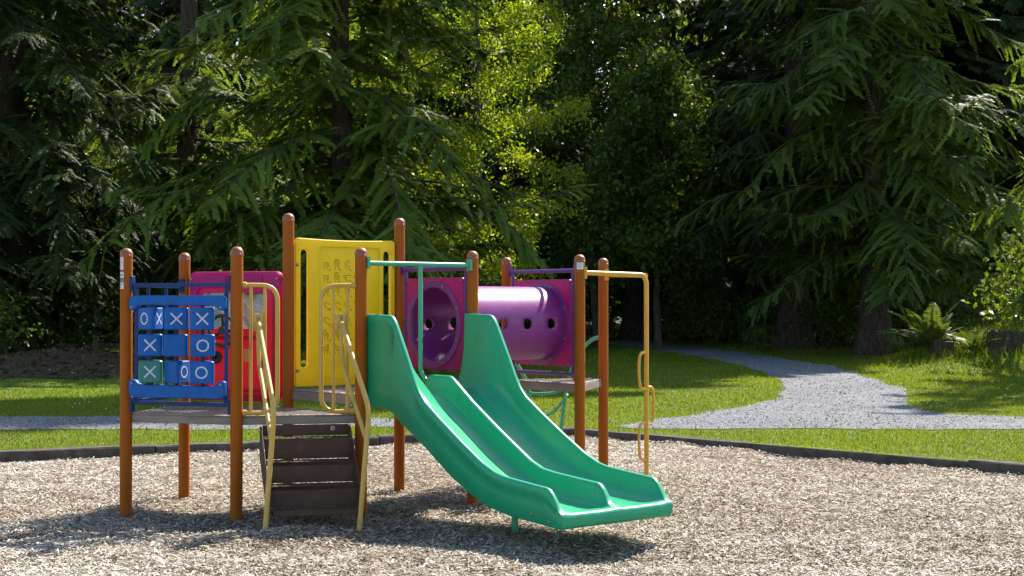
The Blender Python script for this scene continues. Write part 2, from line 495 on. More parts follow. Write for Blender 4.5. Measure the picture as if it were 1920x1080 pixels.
def path_sheet(name, P):
    A = np.asarray(P); x0, y0 = A.min(0); x1, y1 = A.max(0)
    gxs, gys = np.meshgrid(np.arange(x0, x1, .6), np.arange(y0, y1, .6)); q = np.stack([gxs.ravel(), gys.ravel()], 1)
    q = q[inside(P, q[:, 0], q[:, 1])]
    pts = [Vector(p) for p in P] + [Vector(p) for p in q.tolist()]
    r = delaunay_2d_cdt(pts, [(i, (i + 1) % len(P)) for i in range(len(P))], [list(range(len(P)))], 1, 1e-5)
    c = np.array([(v.x, v.y) for v in r[0]]); z = lawn_z(c[:, 0], c[:, 1]) + .008
    me = bpy.data.meshes.new(name); me.from_pydata(np.column_stack([c, z]).tolist(), [], [tuple(f) for f in r[2]]); me.materials.append(M['gravel']); me.update()
    o = link(name, me); o['kind'] = 'structure'
    return o


path_sheet('gravel_path', PA); path_sheet('gravel_path', PB)

SOIL = [[(-10.5, 27), (-9.2, 25.4), (-7.6, 25.2), (-6.6, 26.6), (-6.4, 29), (-7.0, 31.5), (-9, 34), (-12, 36), (-14.5, 35), (-13, 31)],
        [(5.9, 57.5), (7.2, 56.8), (8.8, 57.2), (9.6, 60), (9.5, 64), (6.5, 64), (5.2, 61)],
        [(-60, 50), (-20, 47.5), (-8, 49), (-2, 52), (1.5, 64), (6, 65), (9.5, 57), (10.2, 50), (13, 45), (18, 41.5), (30, 40), (70, 42), (110, 250), (-110, 250)]]
SOIL = [smooth_poly(p_, jit=.15, seed=9) for p_ in SOIL]
for nm_, p_ in zip(('bare_soil', 'bare_soil', 'forest_floor'), SOIL):
    A = np.asarray(p_); st_ = .5 if nm_ == 'bare_soil' else 4.0
    a_, b_ = np.meshgrid(np.arange(A[:, 0].min(), A[:, 0].max(), st_), np.arange(A[:, 1].min(), A[:, 1].max(), st_)); q = np.stack([a_.ravel(), b_.ravel()], 1)
    q = q[inside(p_, q[:, 0], q[:, 1])]
    r_ = delaunay_2d_cdt([Vector(v) for v in p_] + [Vector(v) for v in q.tolist()], [(i, (i + 1) % len(p_)) for i in range(len(p_))], [list(range(len(p_)))], 1, 1e-5)
    c_ = np.array([(v.x, v.y) for v in r_[0]]); me = bpy.data.meshes.new(nm_)
    me.from_pydata(np.column_stack([c_, lawn_z(c_[:, 0], c_[:, 1]) + (.012 if st_ < 1 else .03)]).tolist(), [], [tuple(f) for f in r_[2]]); me.materials.append(M['soil']); me.update()
    link(nm_, me)['kind'] = 'structure'

# grass blades in the part of the lawn one can see
def sample_view(n, y0, y1, p):                       # more samples near the camera
    u = rng.random(n); y = (y0 ** (1 - p) + u * (y1 ** (1 - p) - y0 ** (1 - p))) ** (1 / (1 - p)) if p != 1 else y0 * (y1 / y0) ** u
    x = (rng.random(n) * 2 - 1) * (y * .375 + .8); return x, y


n = 420000
gxx, gyy = sample_view(n, 12.6, 62, 1.35)
patch = np.sin(gxx * 1.1 + np.sin(gyy * .7) * 2) * np.sin(gyy * .9 + np.sin(gxx * .6) * 2)
jx, jy = gxx + rng.normal(0, .035, n), gyy + rng.normal(0, .12, n)
ok = (gyy > edge_y(gxx) + .10) & ~inside(PA, jx, jy) & ~inside(PB, jx, jy)
for p_ in SOIL: ok &= ~(inside(p_, gxx + rng.normal(0, .5, n), gyy + rng.normal(0, .8, n)) & (rng.random(n) < .90))
ok &= ~((gyy > 44) & (rng.random(n) < .5))
gxx, gyy, patch = gxx[ok], gyy[ok], patch[ok]; n = len(gxx)
hh = (.022 + .028 * rng.random(n)) * (gyy / 16) ** .5 * (1 + .25 * patch)
mound = bump2(gxx, gyy, 10.8, 32.4, 2.0, 1) + bump2(gxx, gyy, 14.0, 32.0, 2.4, 1)
hh = hh * (1 + 4.5 * mound)
ww = (.0035 + .003 * rng.random(n)) * (gyy / 15) ** .9
yaw = rng.random(n) * 6.283; lean = rng.normal(0, .45, (n, 2)) * hh[:, None]
z = lawn_z(gxx, gyy); b = np.stack([gxx, gyy, z - .005], 1); sd_ = np.stack([np.cos(yaw) * ww, np.sin(yaw) * ww, 0 * ww], 1)
tip = b + np.column_stack([lean, hh])
tint = np.clip(.42 + .16 * patch + rng.normal(0, .17, n) + (rng.random(n) < .05) * .5 + .28 * np.clip(np.sin(gxx * .9 + 1.3 * np.sin(gyy * .5)) * np.sin(gyy * .8 + gxx * .3) - .55, 0, 1), 0, 1)
tag(quads('grass', np.stack([b - sd_, b + sd_, tip], 1), tint, M['grass']), 'short sunlit lawn grass around the gravel path', 'grass', kind='stuff')

def scatter(name, n, y0, y1, p, polys, smin, smax, stops, label, cat, flat=.35):
    x, y = sample_view(n, y0, y1, p); ok = np.zeros(n, bool)
    for q in polys: ok |= inside(q, x, y)
    x, y = x[ok], y[ok]; n = len(x); r = (smin + (smax - smin) * rng.random(n) ** 3)[:, None] * np.sqrt(y / 17)[:, None]
    d = norm_(rng.normal(0, 1, (n, 3)) * np.array([1, 1, flat])); e = norm_(np.cross(d, rng.normal(0, flat * 1.3, (n, 3)) + np.array([0, 0, 1.])))
    c = np.stack([x, y, lawn_z(x, y) + .012 + r[:, 0] * .25], 1)
    Q = np.stack([c - d * r, c + e * r * .6, c + d * r * .9, c - e * r * .7], 1)
    tag(quads(name, Q, np.clip(rng.normal(.42, .18, n), 0, 1), stops), label, cat, kind='stuff')


def norm_(a): return a / np.maximum(np.linalg.norm(a, axis=-1, keepdims=True), 1e-9)


M['stone'] = leafmat('gravel_stone', [(0, (.10, .102, .108)), (.5, (.225, .232, .245)), (1, (.37, .38, .395))], .0, .8, .25)
M['litter'] = leafmat('forest_litter', [(0, (.035, .022, .011)), (.6, (.095, .066, .034)), (1, (.23, .175, .10))], .15, .8, .2)
scatter('gravel_stones', 220000, 16.2, 46, 1.6, [PA, PB], .005, .019, M['stone'], 'loose grey gravel covering the paths', 'gravel', .22)
scatter('forest_litter', 60000, 23, 70, 1.2, SOIL, .015, .07, M['litter'], 'brown fallen twigs and needles on the bare forest soil', 'litter')
n = 480
fx, fy = sample_view(n, 13, 26, 1.5); ok = (fy > edge_y(fx) + .2) & ~inside(PA, fx, fy) & ~inside(PB, fx, fy) & (np.sin(fx * 2.1) * np.sin(fy * 1.7) > -.2)
fx, fy = fx[ok], fy[ok]; n = len(fx); z = lawn_z(fx, fy) + .04 + .02 * rng.random(n); r_ = .007 + .005 * rng.random(n)
Q = np.stack([np.stack([fx + dx * r_, fy + dy * r_, z + dz * r_], 1) for dx, dy, dz in ((-1, -.4, 0), (0, -.6, -.7), (1, -.3, 0), (0, .6, .8))], 1)
tag(quads('clover_flowers', Q, np.zeros(n), M['flower']), 'tiny white clover flowers dotted through the lawn', 'flowers', kind='stuff')

# wood chips
def chips(n, y0, y1, p, smin, smax):
    x, y = sample_view(n, y0, y1, p); ok = y < edge_y(x) - .06; x, y = x[ok], y[ok]; n = len(x)
    ln = smin + (smax - smin) * rng.random(n) ** 2.2; wd = np.clip(ln * (.13 + .20 * rng.random(n)), .003, .0115)
    yaw = rng.random(n) * 6.283; pit = rng.normal(0, .22, n); rol = rng.normal(0, .38, n)
    d = np.stack([np.cos(yaw) * np.cos(pit), np.sin(yaw) * np.cos(pit), np.sin(pit)], 1)
    s0 = np.stack([-np.sin(yaw), np.cos(yaw), 0 * yaw], 1); up = np.cross(d, s0)
    s = s0 * np.cos(rol)[:, None] + up * np.sin(rol)[:, None]
    c = np.stack([x, y, chip_z(x, y) + .006 + np.abs(np.sin(pit)) * ln * .35 + .016 * rng.random(n)], 1)
    k = rng.uniform(.5, 1, n)[:, None]
    a = d * ln[:, None] * .5; q = s * wd[:, None] * .5
    Q = np.stack([c - a - q * k, c + a * .8 - q, c + a + q * k, c - a * .9 + q], 1)
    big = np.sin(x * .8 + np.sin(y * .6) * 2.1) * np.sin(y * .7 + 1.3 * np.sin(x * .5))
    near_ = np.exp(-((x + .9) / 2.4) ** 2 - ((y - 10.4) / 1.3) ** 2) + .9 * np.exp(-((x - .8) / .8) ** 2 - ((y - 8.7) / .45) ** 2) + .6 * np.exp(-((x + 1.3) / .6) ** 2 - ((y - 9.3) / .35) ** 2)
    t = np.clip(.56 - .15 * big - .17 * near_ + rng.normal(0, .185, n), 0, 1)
    return Q, t


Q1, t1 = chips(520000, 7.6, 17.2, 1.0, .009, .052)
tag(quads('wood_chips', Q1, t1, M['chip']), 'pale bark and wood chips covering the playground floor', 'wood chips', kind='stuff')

# edging
def edging(name, a, b, label):
    a, b = V(*a), V(*b); d = (b - a).normalized(); nn = V(-d.y, d.x); L_ = (b - a).length
    if nn.y < 0: nn = -nn
    m = MB(); k = int(L_ / .35); vs_ = []; rr = random.Random(int(a.x * 100))
    for i in range(k + 1):
        p = a + d * (L_ * i / k); j = lambda s: rr.uniform(-s, s)
        for off, z in ((0, -.15), (0, .085), (.010, .098), (.135, .102), (.15, .09), (.15, -.15)):
            vs_.append((p.x + nn.x * (off + j(.003)), p.y + nn.y * (off + j(.003)), z + (j(.004) if z > 0 else 0)))
    fs_ = [(i * 6 + q, i * 6 + (q + 1) % 6, (i + 1) * 6 + (q + 1) % 6, (i + 1) * 6 + q) for i in range(k) for q in range(6)]
    fs_ += [tuple(range(6)), tuple(k * 6 + q for q in range(6))[::-1]]
    m.add(vs_, fs_); o = m.build(name, M['timber'], org=(a.x, a.y, 0), merge=True, loc=(a.x, a.y, 0))
    o.location.z = rr.uniform(-.012, .006)
    return tag(o, label, 'edging', 'timbers beside the straight path' if 'straight' in label else 'timbers on the forked path side')


r0_ = random.Random(3)
for (ax_, ay_), (dx_, dy_), cnt, lb in (((KX, KY), (-.9068, -.4216), 6, 'weathered edging timber beside the straight gravel path, butted end to end with others'),
                                        ((KX + .01, KY - .03), (.7124, -.7017), 6, 'weathered edging timber on the forked path side, butted end to end with others')):
    for k in range(cnt):
        a_, b_ = 2.44 * k + .006, 2.44 * (k + 1) - .006; o1, o2 = r0_.uniform(-.008, .008), r0_.uniform(-.008, .008)
        edging('timber_edging', (ax_ + dx_ * a_, ay_ + dy_ * a_ + o1), (ax_ + dx_ * b_, ay_ + dy_ * b_ + o2), lb)


# ------------------------------------------------------------------ play structure
ORG = V(-1.2, 11.0, 0)
root = empty('playground_structure', ORG)
tag(root, 'colourful metal and plastic playground climbing frame with a green double slide and purple tunnel', 'play structure')
P = {'A': V(-2.850, 10.577, 0), 'B': V(-1.977, 10.28, 0), 'C': V(-1.105, 10.473, 0), 'D': V(-2.627, 11.479, 0), 'E': V(-1.748, 11.182, 0),
     'F': V(-.929, 11.814, 0), 'G': V(-.306, 11.105, 0), 'H': V(.564, 11.914, 0), 'J': V(-.047, 12.623, 0), 'I': V(.817, 12.816, 0)}
PR = .0445
ZL, ZU = .75, .89                      # the two deck heights


def bld(m, name, mats, par=None, **k): return m.build(name, mats, par or root, org=ORG, **k)


def bolts(lst, par):
    for p, ax, r in lst:
        m = MB(); m.bolt(p, ax, r); bld(m, 'bolt', M['steel'], par, smooth=True)


def make_post(h):
    m = MB(); prof = [(PR, -.12), (PR, h - .062)]
    m.lathe(prof, 32); post = m.build('post', M['post'], root, smooth=True)
    c = MB(); pr = [(PR * 1.05, h - .066), (PR * 1.05, h - .044)] + [(PR * 1.05 * math.cos(R(a)), h - .044 + .044 * math.sin(R(a))) for a in range(10, 90, 10)] + [(.001, h)]
    c.lathe(pr, 32); cap = c.build('post_cap', M['cap'], post, smooth=True)
    b = MB(); b.bolt((PR * 1.05 * math.cos(-.9), PR * 1.05 * math.sin(-.9), h - .055), (math.cos(-.9), math.sin(-.9), 0), .006)
    b.build('rivet', M['steel'], cap, smooth=True)
    return post


short, tall = make_post(1.967), make_post(2.265)
posts = {}
for k, p in P.items():
    src = tall if k in 'EF' else short
    o = src if (k in ('A', 'E')) else copy_tree(src, root)
    o.location = p - ORG; posts[k] = o


def text_mesh(body, size, font_w=1):
    cu = bpy.data.curves.new('lettering', 'FONT'); cu.body = body; cu.size = size; cu.align_x = 'CENTER'; cu.align_y = 'CENTER'; cu.resolution_u = 2
    ob = bpy.data.objects.new('lettering', cu); COL.objects.link(ob)
    me = bpy.data.meshes.new_from_object(ob.evaluated_get(bpy.context.evaluated_depsgraph_get()))
    vs_ = [tuple(v.co) for v in me.vertices]; fs_ = [tuple(p.vertices) for p in me.polygons]
    bpy.data.objects.remove(ob); bpy.data.curves.remove(cu); bpy.data.meshes.remove(me)
    return vs_, fs_


def curved(m, pts, fs, rad, a0, z0):   # lays a flat drawing round a post
    m.add([(math.cos(a0 + x / rad) * rad, math.sin(a0 + x / rad) * rad, z0 + y) for x, y in pts], fs)


def curved_rect(m, x0, y0, x1, y1, rad, a0, z0, n=8):
    pts = []; fs = []
    for i in range(n + 1):
        x = x0 + (x1 - x0) * i / n; pts += [(x, y0), (x, y1)]
        if i: fs.append((2 * i - 2, 2 * i, 2 * i + 1, 2 * i - 1))
    curved(m, pts, fs, rad, a0, z0)


# labels on the posts
m = MB(); a0 = R(233)                 # faces the viewer's side, turned left
curved_rect(m, -.036, -.048, .018, .048, PR + .0008, a0, 1.855); m.mi = 1
for k in range(6): curved_rect(m, -.030, .03 - k * .013, (.010, .006, .012, -.004, .009, .0)[k], .034 - k * .013, PR + .0014, a0, 1.855)
l1 = m.build('warning_label', [M['paper'], M['gray']], posts['A']); l1['label'] = 'white label with small grey print'
m = MB()
curved_rect(m, -.042, -.06, .020, .065, PR + .0008, a0, 1.725); m.mi = 1
curved_rect(m, -.042, -.012, .020, .022, PR + .0014, a0, 1.725)
for y, t, s, mi in ((.042, 'AGES', .022, 1), (.005, '5-12', .034, 0), (-.026, 'YEARS', .016, 1), (-.045, 'ONLY', .014, 1)):
    vs_, fs_ = text_mesh(t, s); m.mi = mi
    curved(m, [(v[0] - .010, v[1] + y) for v in vs_], fs_, PR + .002, a0, 1.725)
l2 = m.build('age_label', [M['paper'], M['ink']], posts['A']); l2['label'] = 'black and white age label reading AGES 5-12'
m = MB(); a0 = R(272)
curved_rect(m, -.030, -.043, .030, .043, PR + .0008, a0, 1.885); m.mi = 1
for k in range(7): curved_rect(m, -.024, .030 - k * .010, (.022, .016, .02, .012, .021, .018, .0)[k], .0325 - k * .010, PR + .0014, a0, 1.885)
l3 = m.build('warning_label', [M['paper'], M['gray']], posts['H']); l3['label'] = 'white rectangular label with small grey print'


# decks
def deck(pts, z, th, notch=()):
    c = sum((P[k] for k in pts), V(0, 0, 0)) / len(pts); m = MB()
    q = [P[k] + (c - P[k]).normalized() * .012 for k in pts]
    pl = [(p.x, p.y) for p in q]; area = sum(pl[i][0] * pl[(i + 1) % len(pl)][1] - pl[(i + 1) % len(pl)][0] * pl[i][1] for i in range(len(pl)))
    if area < 0: pl = pl[::-1]
    # perforated top: rows of small holes, then a solid skirt
    m.plate(pl, [], (0, 0, z - .012), (1, 0, 0), (0, 1, 0), .012)
    inner = [(x + (c.x - x) * .035, y + (c.y - y) * .035) for x, y in pl]
    m.plate(pl, [inner], (0, 0, z - th), (1, 0, 0), (0, 1, 0), th - .0125)
    d = bld(m, 'platform', M['deck'], bevel=.004)
    k = MB()                           # raised grip studs of the coated deck
    A_ = np.array(pl); xs_ = np.arange(A_[:, 0].min(), A_[:, 0].max(), .052); ys_ = np.arange(A_[:, 1].min(), A_[:, 1].max(), .052)
    X, Y = np.meshgrid(xs_, ys_); X = X + (np.arange(len(ys_)) % 2)[:, None] * .026
    sc_ = [(c.x + (x - c.x) * .95, c.y + (y - c.y) * .95) for x, y in pl]
    ok_ = inside(sc_, X.ravel(), Y.ravel())
    for x, y in zip(X.ravel()[ok_], Y.ravel()[ok_]): k.lathe([(.017, 0), (.015, .005)], 6, (x, y, z))
    bld(k, 'grip_studs', M['deck'], d)
    return d


deck('ABED', ZL, .067); deck('BCE', ZL, .067); deck('CGFE', ZU, .08); deck('HIJ', ZU, .075)

# ---- staircase on edge B-C
eBC = (P['C'] - P['B']).normalized(); outw = V(eBC.y, -eBC.x, 0)       # towards the viewer
if outw.y > 0: outw = -outw
s0 = P['B'] + eBC * .170; SW = .64; outw = V(.275, -.961, 0)
st = MB()
run, rise = .155, .15
treads = []
for i in range(1, 5):
    zt = ZL - rise * i; o = s0 + outw * (.03 + run * (i - 1)) + V(0, 0, zt - .03)
    treads.append((o, zt))
# risers and treads
stair = None
rs = MB()
for i in range(5):
    zt = ZL - rise * i; o = s0 + outw * (.02 + run * max(i - 0, 0)) + V(0, 0, zt - rise + .002)
    if i < 4: rs.box(o + eBC * .012, eBC * (SW - .024), outw * .008, V(0, 0, rise - (.004 if i else .07)))
stair = bld(rs, 'staircase', M['stair'], bevel=.002)
stair['label'] = 'steep dark brown closed staircase'
for i in range(1, 5):
    zt = ZL - rise * i; o = s0 + outw * (.032 + run * (i - 1)) + V(0, 0, zt - .032)
    t = MB(); dep = run - .004 if i < 4 else run + .02
    t.box(o + eBC * .012, eBC * (SW - .024), outw * dep, V(0, 0, .03))
    for a in range(14):
        for b in range(3): t.lathe([(.013, 0), (.011, .004)], 6, o + eBC * (.04 + a * .04 + (b % 2) * .02) + outw * (.025 + b * .05) + V(0, 0, .03))
    bld(t, 'tread', M['stair'], stair, bevel=.003)
for sgn in (0, 1):
    t = MB(); o = s0 + eBC * (0 if sgn == 0 else SW - .008)
    x1 = .032 + run * 4 + .03
    pl = [(.0, ZL - .07), (0, ZL - rise - .13), (x1 - .12, .10), (x1, .10), (x1, ZL - rise * 4 + .012), (.032 + run * .5, ZL - .03), (.02, ZL - .07)]
    t.plate([(.01, ZL - .075), (.01, ZL - .30), (x1 - .16, .085), (x1, .085), (x1, .165), (.10, ZL - .075)], [], o, outw, V(0, 0, 1), .008 if True else 0)
    bld(t, 'stringer', M['stair'], stair, bevel=.002)
t = MB(); q = s0 + eBC * (SW * .80) + outw * .03 + V(0, 0, ZL - .098)
t.lathe([(.019, 0), (.019, .004), (.010, .004), (.010, .012), (.004, .013)], 16, q, outw); bld(t, 'bolt', M['steel'], stair, smooth=True)

# ---- cream guard rails with handrails, either side of the stairs
def guard(post, u, sgn):               # u: direction along the deck edge away from the post
    m = MB(); p = post + u * PR; z1, z0 = 1.69, ZL + .02
    W = .245
    loop = [p + V(0, 0, z1)] + [p + u * W + V(0, 0, z1), p + u * W + V(0, 0, z0)] + [p + V(0, 0, z0)]
    m.tube(fillet(loop, .12, 8), .0165, 12)
    for f in (.055, .155):
        m.tube([p + u * f + V(0, 0, z0), p + u * f + V(0, 0, z1)], .0125, 10)
    for z in (z1, z0): m.lathe([(.024, -.004), (.024, .02), (.0165, .028)], 12, p + V(0, 0, z), u)
    g = bld(m, 'guard_rail', M['cream'], smooth=True)
    b = MB(); bu = .105
    q = p + u * bu + V(0, 0, 1.42)
    b.box(q - u * .036 + outw * .012 - V(0, 0, .065), u * .072, outw * .012, V(0, 0, .13)); bld(b, 'bracket', M['cream'], g, bevel=.005)
    bolts([(q + outw * .024 + V(0, 0, .035), outw, .013), (q + outw * .024 + V(0, 0, -.04), outw, .010)], g)
    h = MB(); c0 = q + outw * .03
    sd_ = u * sgn
    end = V(0, 0, 0)
    pB = c0 + outw * .05 + V(0, 0, -.02); rx = .0 if sgn > 0 else .05; pC = c0 + V(.215 + rx, -.60, -.585); pD = c0 + V(.165 + rx * .7, -.70, -1.49)
    h.tube(fillet([c0 - outw * .004, pB, pC, pD], .09, 6), .0185, 12)
    pE = c0 + V(0, 0, -.04); pF = c0 + outw * .06 + V(0, 0, -.30)
    pG = pC.lerp(pD, .24)
    h.tube(fillet([pE, pF, pG], .07, 6), .0155, 12)
    bld(h, 'handrail', M['cream'], g, smooth=True)
    return g


guard(P['B'], eBC, 1); guard(P['C'], -eBC, -1)

# ---- noughts and crosses panel on edge A-B
u = (P['B'] - P['A']); LAB = u.length; u.normalize(); nf = V(u.y, -u.x, 0)       # towards the viewer
if nf.y > 0: nf = -nf
def ab(t, z, out=0.0): return P['A'] + u * t + V(0, 0, z) + nf * out


m = MB()
m.bar(ab(PR, 1.693), ab(LAB - PR, 1.693), .028, .028); m.bar(ab(PR, .828), ab(LAB - PR, .828), .028, .028)
for t in (.085, LAB - .085): m.bar(ab(t, .842), ab(t, 1.679), .030, .012, up=nf)
for t in (PR + .008, LAB - PR - .008):
    for z in (1.705, .815): m.box(ab(t - .010, z - .055, -.022), u * .020, nf * .044, V(0, 0, .11))
ttt = bld(m, 'noughts_and_crosses_panel', M['bluemetal'], bevel=.003)
for z0, top in ((1.575, True), (.932, False)):
    b = MB(); x0, x1 = .060, LAB - .066
    if top: ol = [(x0, -.068), (x0 + .045, -.068), (x0 + .075, -.030), (x1 - .075, -.036), (x1 - .045, -.070), (x1, -.070), (x1, .025), (x1 - .03, .042), (x0 + .03, .042), (x0, .02)]
    else: ol = [(x0, .070), (x0 + .05, .070), (x0 + .085, .035), (x1 - .085, .030), (x1 - .05, .070), (x1, .070), (x1, -.045), (x1 - .03, -.062), (x0 + .03, -.062), (x0, -.04)]
    ol = [tuple(p)[:2] for p in fillet([V(a, b_, 0) for a, b_ in ol], .022, 4, True)]
    b.plate(ol, [], ab(0, z0, .016), u, V(0, 0, 1), .045)
    q = bld(b, 'plastic_bar', M['blue'], ttt, bevel=.008, seg=3)
    bolts([(ab(t, z0 + (-.045 if top else .042), .0615), nf, .012) for t in (x0 + .028, x1 - .028)], ttt)
cols = (.232, .445, .660); zrows = (1.447, 1.254, 1.061); BH = .162
for t in cols:
    a = MB(); a.tube([ab(t, .95, .03), ab(t, 1.56, .03)], .016, 10); bld(a, 'axle', M['black'], ttt, smooth=True)


def add_mark(m, kind, o, ru, nn, s=.052):
    """flat raised O or X on the face through o, sideways ru, normal nn"""
    z = V(0, 0, 1); th = .0016
    if kind == 'O':
        m.plate(circ(0, 0, s, 28), [circ(0, 0, s * .74, 28)], o, ru, z, th)
    elif kind == 'X':
        w_ = s * .13; s_ = s * .98
        for sg in (1, -1):
            d = V(1, 0, sg).normalized(); p = V(-d.z, 0, d.x)
            pl = [d * s_ * 1.32 + p * w_, -d * s_ * 1.32 + p * w_, -d * s_ * 1.32 - p * w_, d * s_ * 1.32 - p * w_]
            m.plate([(a.x, a.z) for a in pl], [], o + nn * (.0004 if sg > 0 else 0), ru, z, th)


spec = [[(53, 'OX-', 0), (0, 'X-O', 0), (2, 'X-O', 0)], [(6, 'XO-', 0), (8, '-OX', 0), (-2, 'OX-', 0)], [(9, 'X-O', 1), (61, '-OX', 0), (10, 'OX-', 0)]]
rad_in = .060
for r_, z in enumerate(zrows):
    for c_, t in enumerate(cols):
        th0, marks, teal = spec[r_][c_]
        m = MB(); ctr = ab(t + (.004 if r_ == 2 else 0), z, .03)
        # triangular drum with blunt corners; face k looks th0 + 120 k degrees away from the viewer
        half = .077; dirs = []
        ring = []
        for k in range(3):
            # a turn of th0 moves the first face towards the left
            a = R(31 - th0 + 120 * k)
            nn = nf * math.cos(a) + u * math.sin(a); ru = u * math.cos(a) - nf * math.sin(a)
            dirs.append((nn, ru)); ring += [nn * rad_in - ru * half, nn * rad_in + ru * half]
        ring = fillet(ring, .012, 3, True); K = len(ring)
        vs_ = []
        for zz, sc_ in ((-BH / 2, .90), (-BH / 2 + .008, 1), (BH / 2 - .008, 1), (BH / 2, .90)): vs_ += [ctr + p * sc_ + V(0, 0, zz) for p in ring]
        fs_ = [(l * K + i, l * K + (i + 1) % K, (l + 1) * K + (i + 1) % K, (l + 1) * K + i) for l in range(3) for i in range(K)]
        fs_ += [tuple(range(K))[::-1], tuple(3 * K + i for i in range(K))]
        m.add(vs_, fs_); m.mi = 1
        for k, (nn, ru) in enumerate(dirs):
            if marks[k] != '-': add_mark(m, marks[k], ctr + nn * (rad_in + .0002), ru, nn, .045)
        o = bld(m, 'turning_block', [M['teal'] if teal else M['blue'], M['white']], ttt, smooth=True, ang=28)
        nm = {'O': 'a white O', 'X': 'a white X', '-': 'no mark'}[marks[0]]
        o['label'] = ('teal' if teal else 'blue') + ' turning block with ' + nm

# ---- blue side rail A-D
ud = (P['D'] - P['A']); LAD = ud.length; ud.normalize()
def ad(t, z): return P['A'] + ud * t + V(0, 0, z)


m = MB()
m.bar(ad(PR, 1.693), ad(LAD - PR, 1.693), .028, .028); m.bar(ad(PR, .828), ad(LAD - PR, .828), .028, .028)
for k in (.36, .67): m.bar(ad(LAD * k, .842), ad(LAD * k, 1.679), .022, .022)
for t in (PR + .008, LAD - PR - .008): m.box(ad(t - .01, 1.645) - V(.022, 0, 0), ud * .02, V(.044, 0, 0), V(0, 0, .11))
bld(m, 'side_rail', M['bluemetal'], bevel=.003)

# ---- red steering panel D-E
u = (P['E'] - P['D']); LDE = u.length; u.normalize(); nf = V(u.y, -u.x, 0)
if nf.y > 0: nf = -nf
def de(t, z, out=0.0): return P['D'] + u * t + V(0, 0, z) + nf * out


m = MB(); x0, x1 = .062, LDE - .052; z0, z1 = .785, 1.812
win = rrect(.155, 1.36, .735, 1.645, .03)
m.plate(rrect(x0, z0, x1, z1, .055, 6), [win], de(0, 0, -.03), u, V(0, 0, 1), .045)
red = bld(m, 'steering_panel', M['red'], bevel=.012, seg=3)
m = MB()
fr = rrect(x0 + .004, z0 + .004, x1 - .004, z1 - .004, .05, 6)
m.plate(fr, [rrect(x0 + .075, z0 + .06, x1 - .075, z1 - .13, .04, 5)], de(0, 0, .016), u, V(0, 0, 1), .018)
q = bld(m, 'raised_border', M['red'], red, bevel=.007, seg=3)
for a, b in ((.21, .40), (.53, .72)):
    m = MB(); m.plate(rrect(a, 1.705, b, 1.785, .01), [], de(0, 0, .0345), u, V(0, 0, 1), .009); bld(m, 'raised_plate', M['red'], red, bevel=.004)
m = MB(); m.plate(rrect(.19, .86, .72, 1.30, .03), [rrect(.215, .885, .695, 1.275, .025)], de(0, 0, .0156), u, V(0, 0, 1), .014)
bld(m, 'raised_frame', M['red'], red, bevel=.004)
m = MB(); m.plate(rrect(.150, 1.355, .740, 1.650, .03), [], de(0, 0, -.012), u, V(0, 0, 1), .005); bld(m, 'window', M['window'], red)
m = MB(); c = de(.40, 1.345, .10); zt = V(0, 0, 1)
m.tube([c + (u * math.cos(a) + zt * math.sin(a)) * .118 for a in np.linspace(0, 2 * math.pi, 41)[:-1]], .014, 10, closed=True)
for a in (R(90), R(210), R(330)): m.tube([c - nf * .02, c + (u * math.cos(a) + zt * math.sin(a)) * .112], .011, 8)
m.tube([c + nf * .005, de(.40, 1.345, .0)], [.034, .022], 14); bld(m, 'steering_wheel', M['black'], red, smooth=True)
m = MB(); m.tube(fillet([de(.30, 1.13, .015), de(.30, 1.13, .07), de(.295, 1.21, .09)], .03), .014, 10); m.lathe([(.02, -.02), (.026, 0), (.02, .02)], 12, de(.295, 1.22, .09))
m.lathe([(.05, 0), (.05, .012), (.03, .02)], 18, de(.30, 1.13, .015), nf); bld(m, 'gear_lever', M['black'], red, smooth=True)
m = MB(); m.plate(rrect(.545, 1.10, .615, 1.20, .006), [], de(0, 0, .0158), u, V(0, 0, 1), .002); bld(m, 'sticker', M['orange'], red)
bolts([(de(t, z, .035), nf, .014) for t, z in ((x0 + .02, 1.752), (x1 - .03, 1.752), (x0 + .03, .86), (x1 - .03, .86))], red)
for a, b in ((de(.03, 1.752), de(x0 + .02, 1.752)), (de(x1 - .02, 1.752), de(LDE - .03, 1.752)), (de(x1 - .02, .86), de(LDE - .03, .86))):
    m = MB(); m.bar(a, b, .012, .02); bld(m, 'mounting_lug', M['steel'], red)

# ---- yellow hand-sign panel E-F
u = (P['F'] - P['E']); LEF = u.length; u.normalize(); nf = V(u.y, -u.x, 0)
if nf.y > 0: nf = -nf
def ef(t, z, out=0.0): return P['E'] + u * t + V(0, 0, z) + nf * out


z0, z1 = .905, 2.075; x0, x1 = PR + .012, LEF - PR - .012
wv = [(x0 + .02 + (x1 - x0 - .04) * k / 10, z1 - .012 * math.sin(math.pi * k / 10)) for k in range(10, -1, -1)]
ol = [(x0 + .02, z0), (x1 - .02, z0), (x1, z0 + .02), (x1, z1 - .02)] + wv + [(x0, z1 - .02), (x0, z0 + .02)]
slot = lambda c: rrect(c - .034, 1.055, c + .034, 1.985, .033, 6)
rx0, rx1, rz0, rz1 = .275, LEF - .205, .965, 2.005
m = MB(); m.plate(ol, [slot(.135), slot(LEF - .132), rrect(rx0, rz0, rx1, rz1, .02)], ef(0, 0, -.02), u, V(0, 0, 1), .04)
sign = bld(m, 'hand_sign_panel', M['yellow'], bevel=.009, seg=3)
m = MB(); m.plate(rrect(rx0 - .01, rz0 - .01, rx1 + .01, rz1 + .01, .02), [], ef(0, 0, -.012), u, V(0, 0, 1), .02); bld(m, 'recessed_plate', M['yellow'], sign)
FO = .0086                               # front of the recessed plate


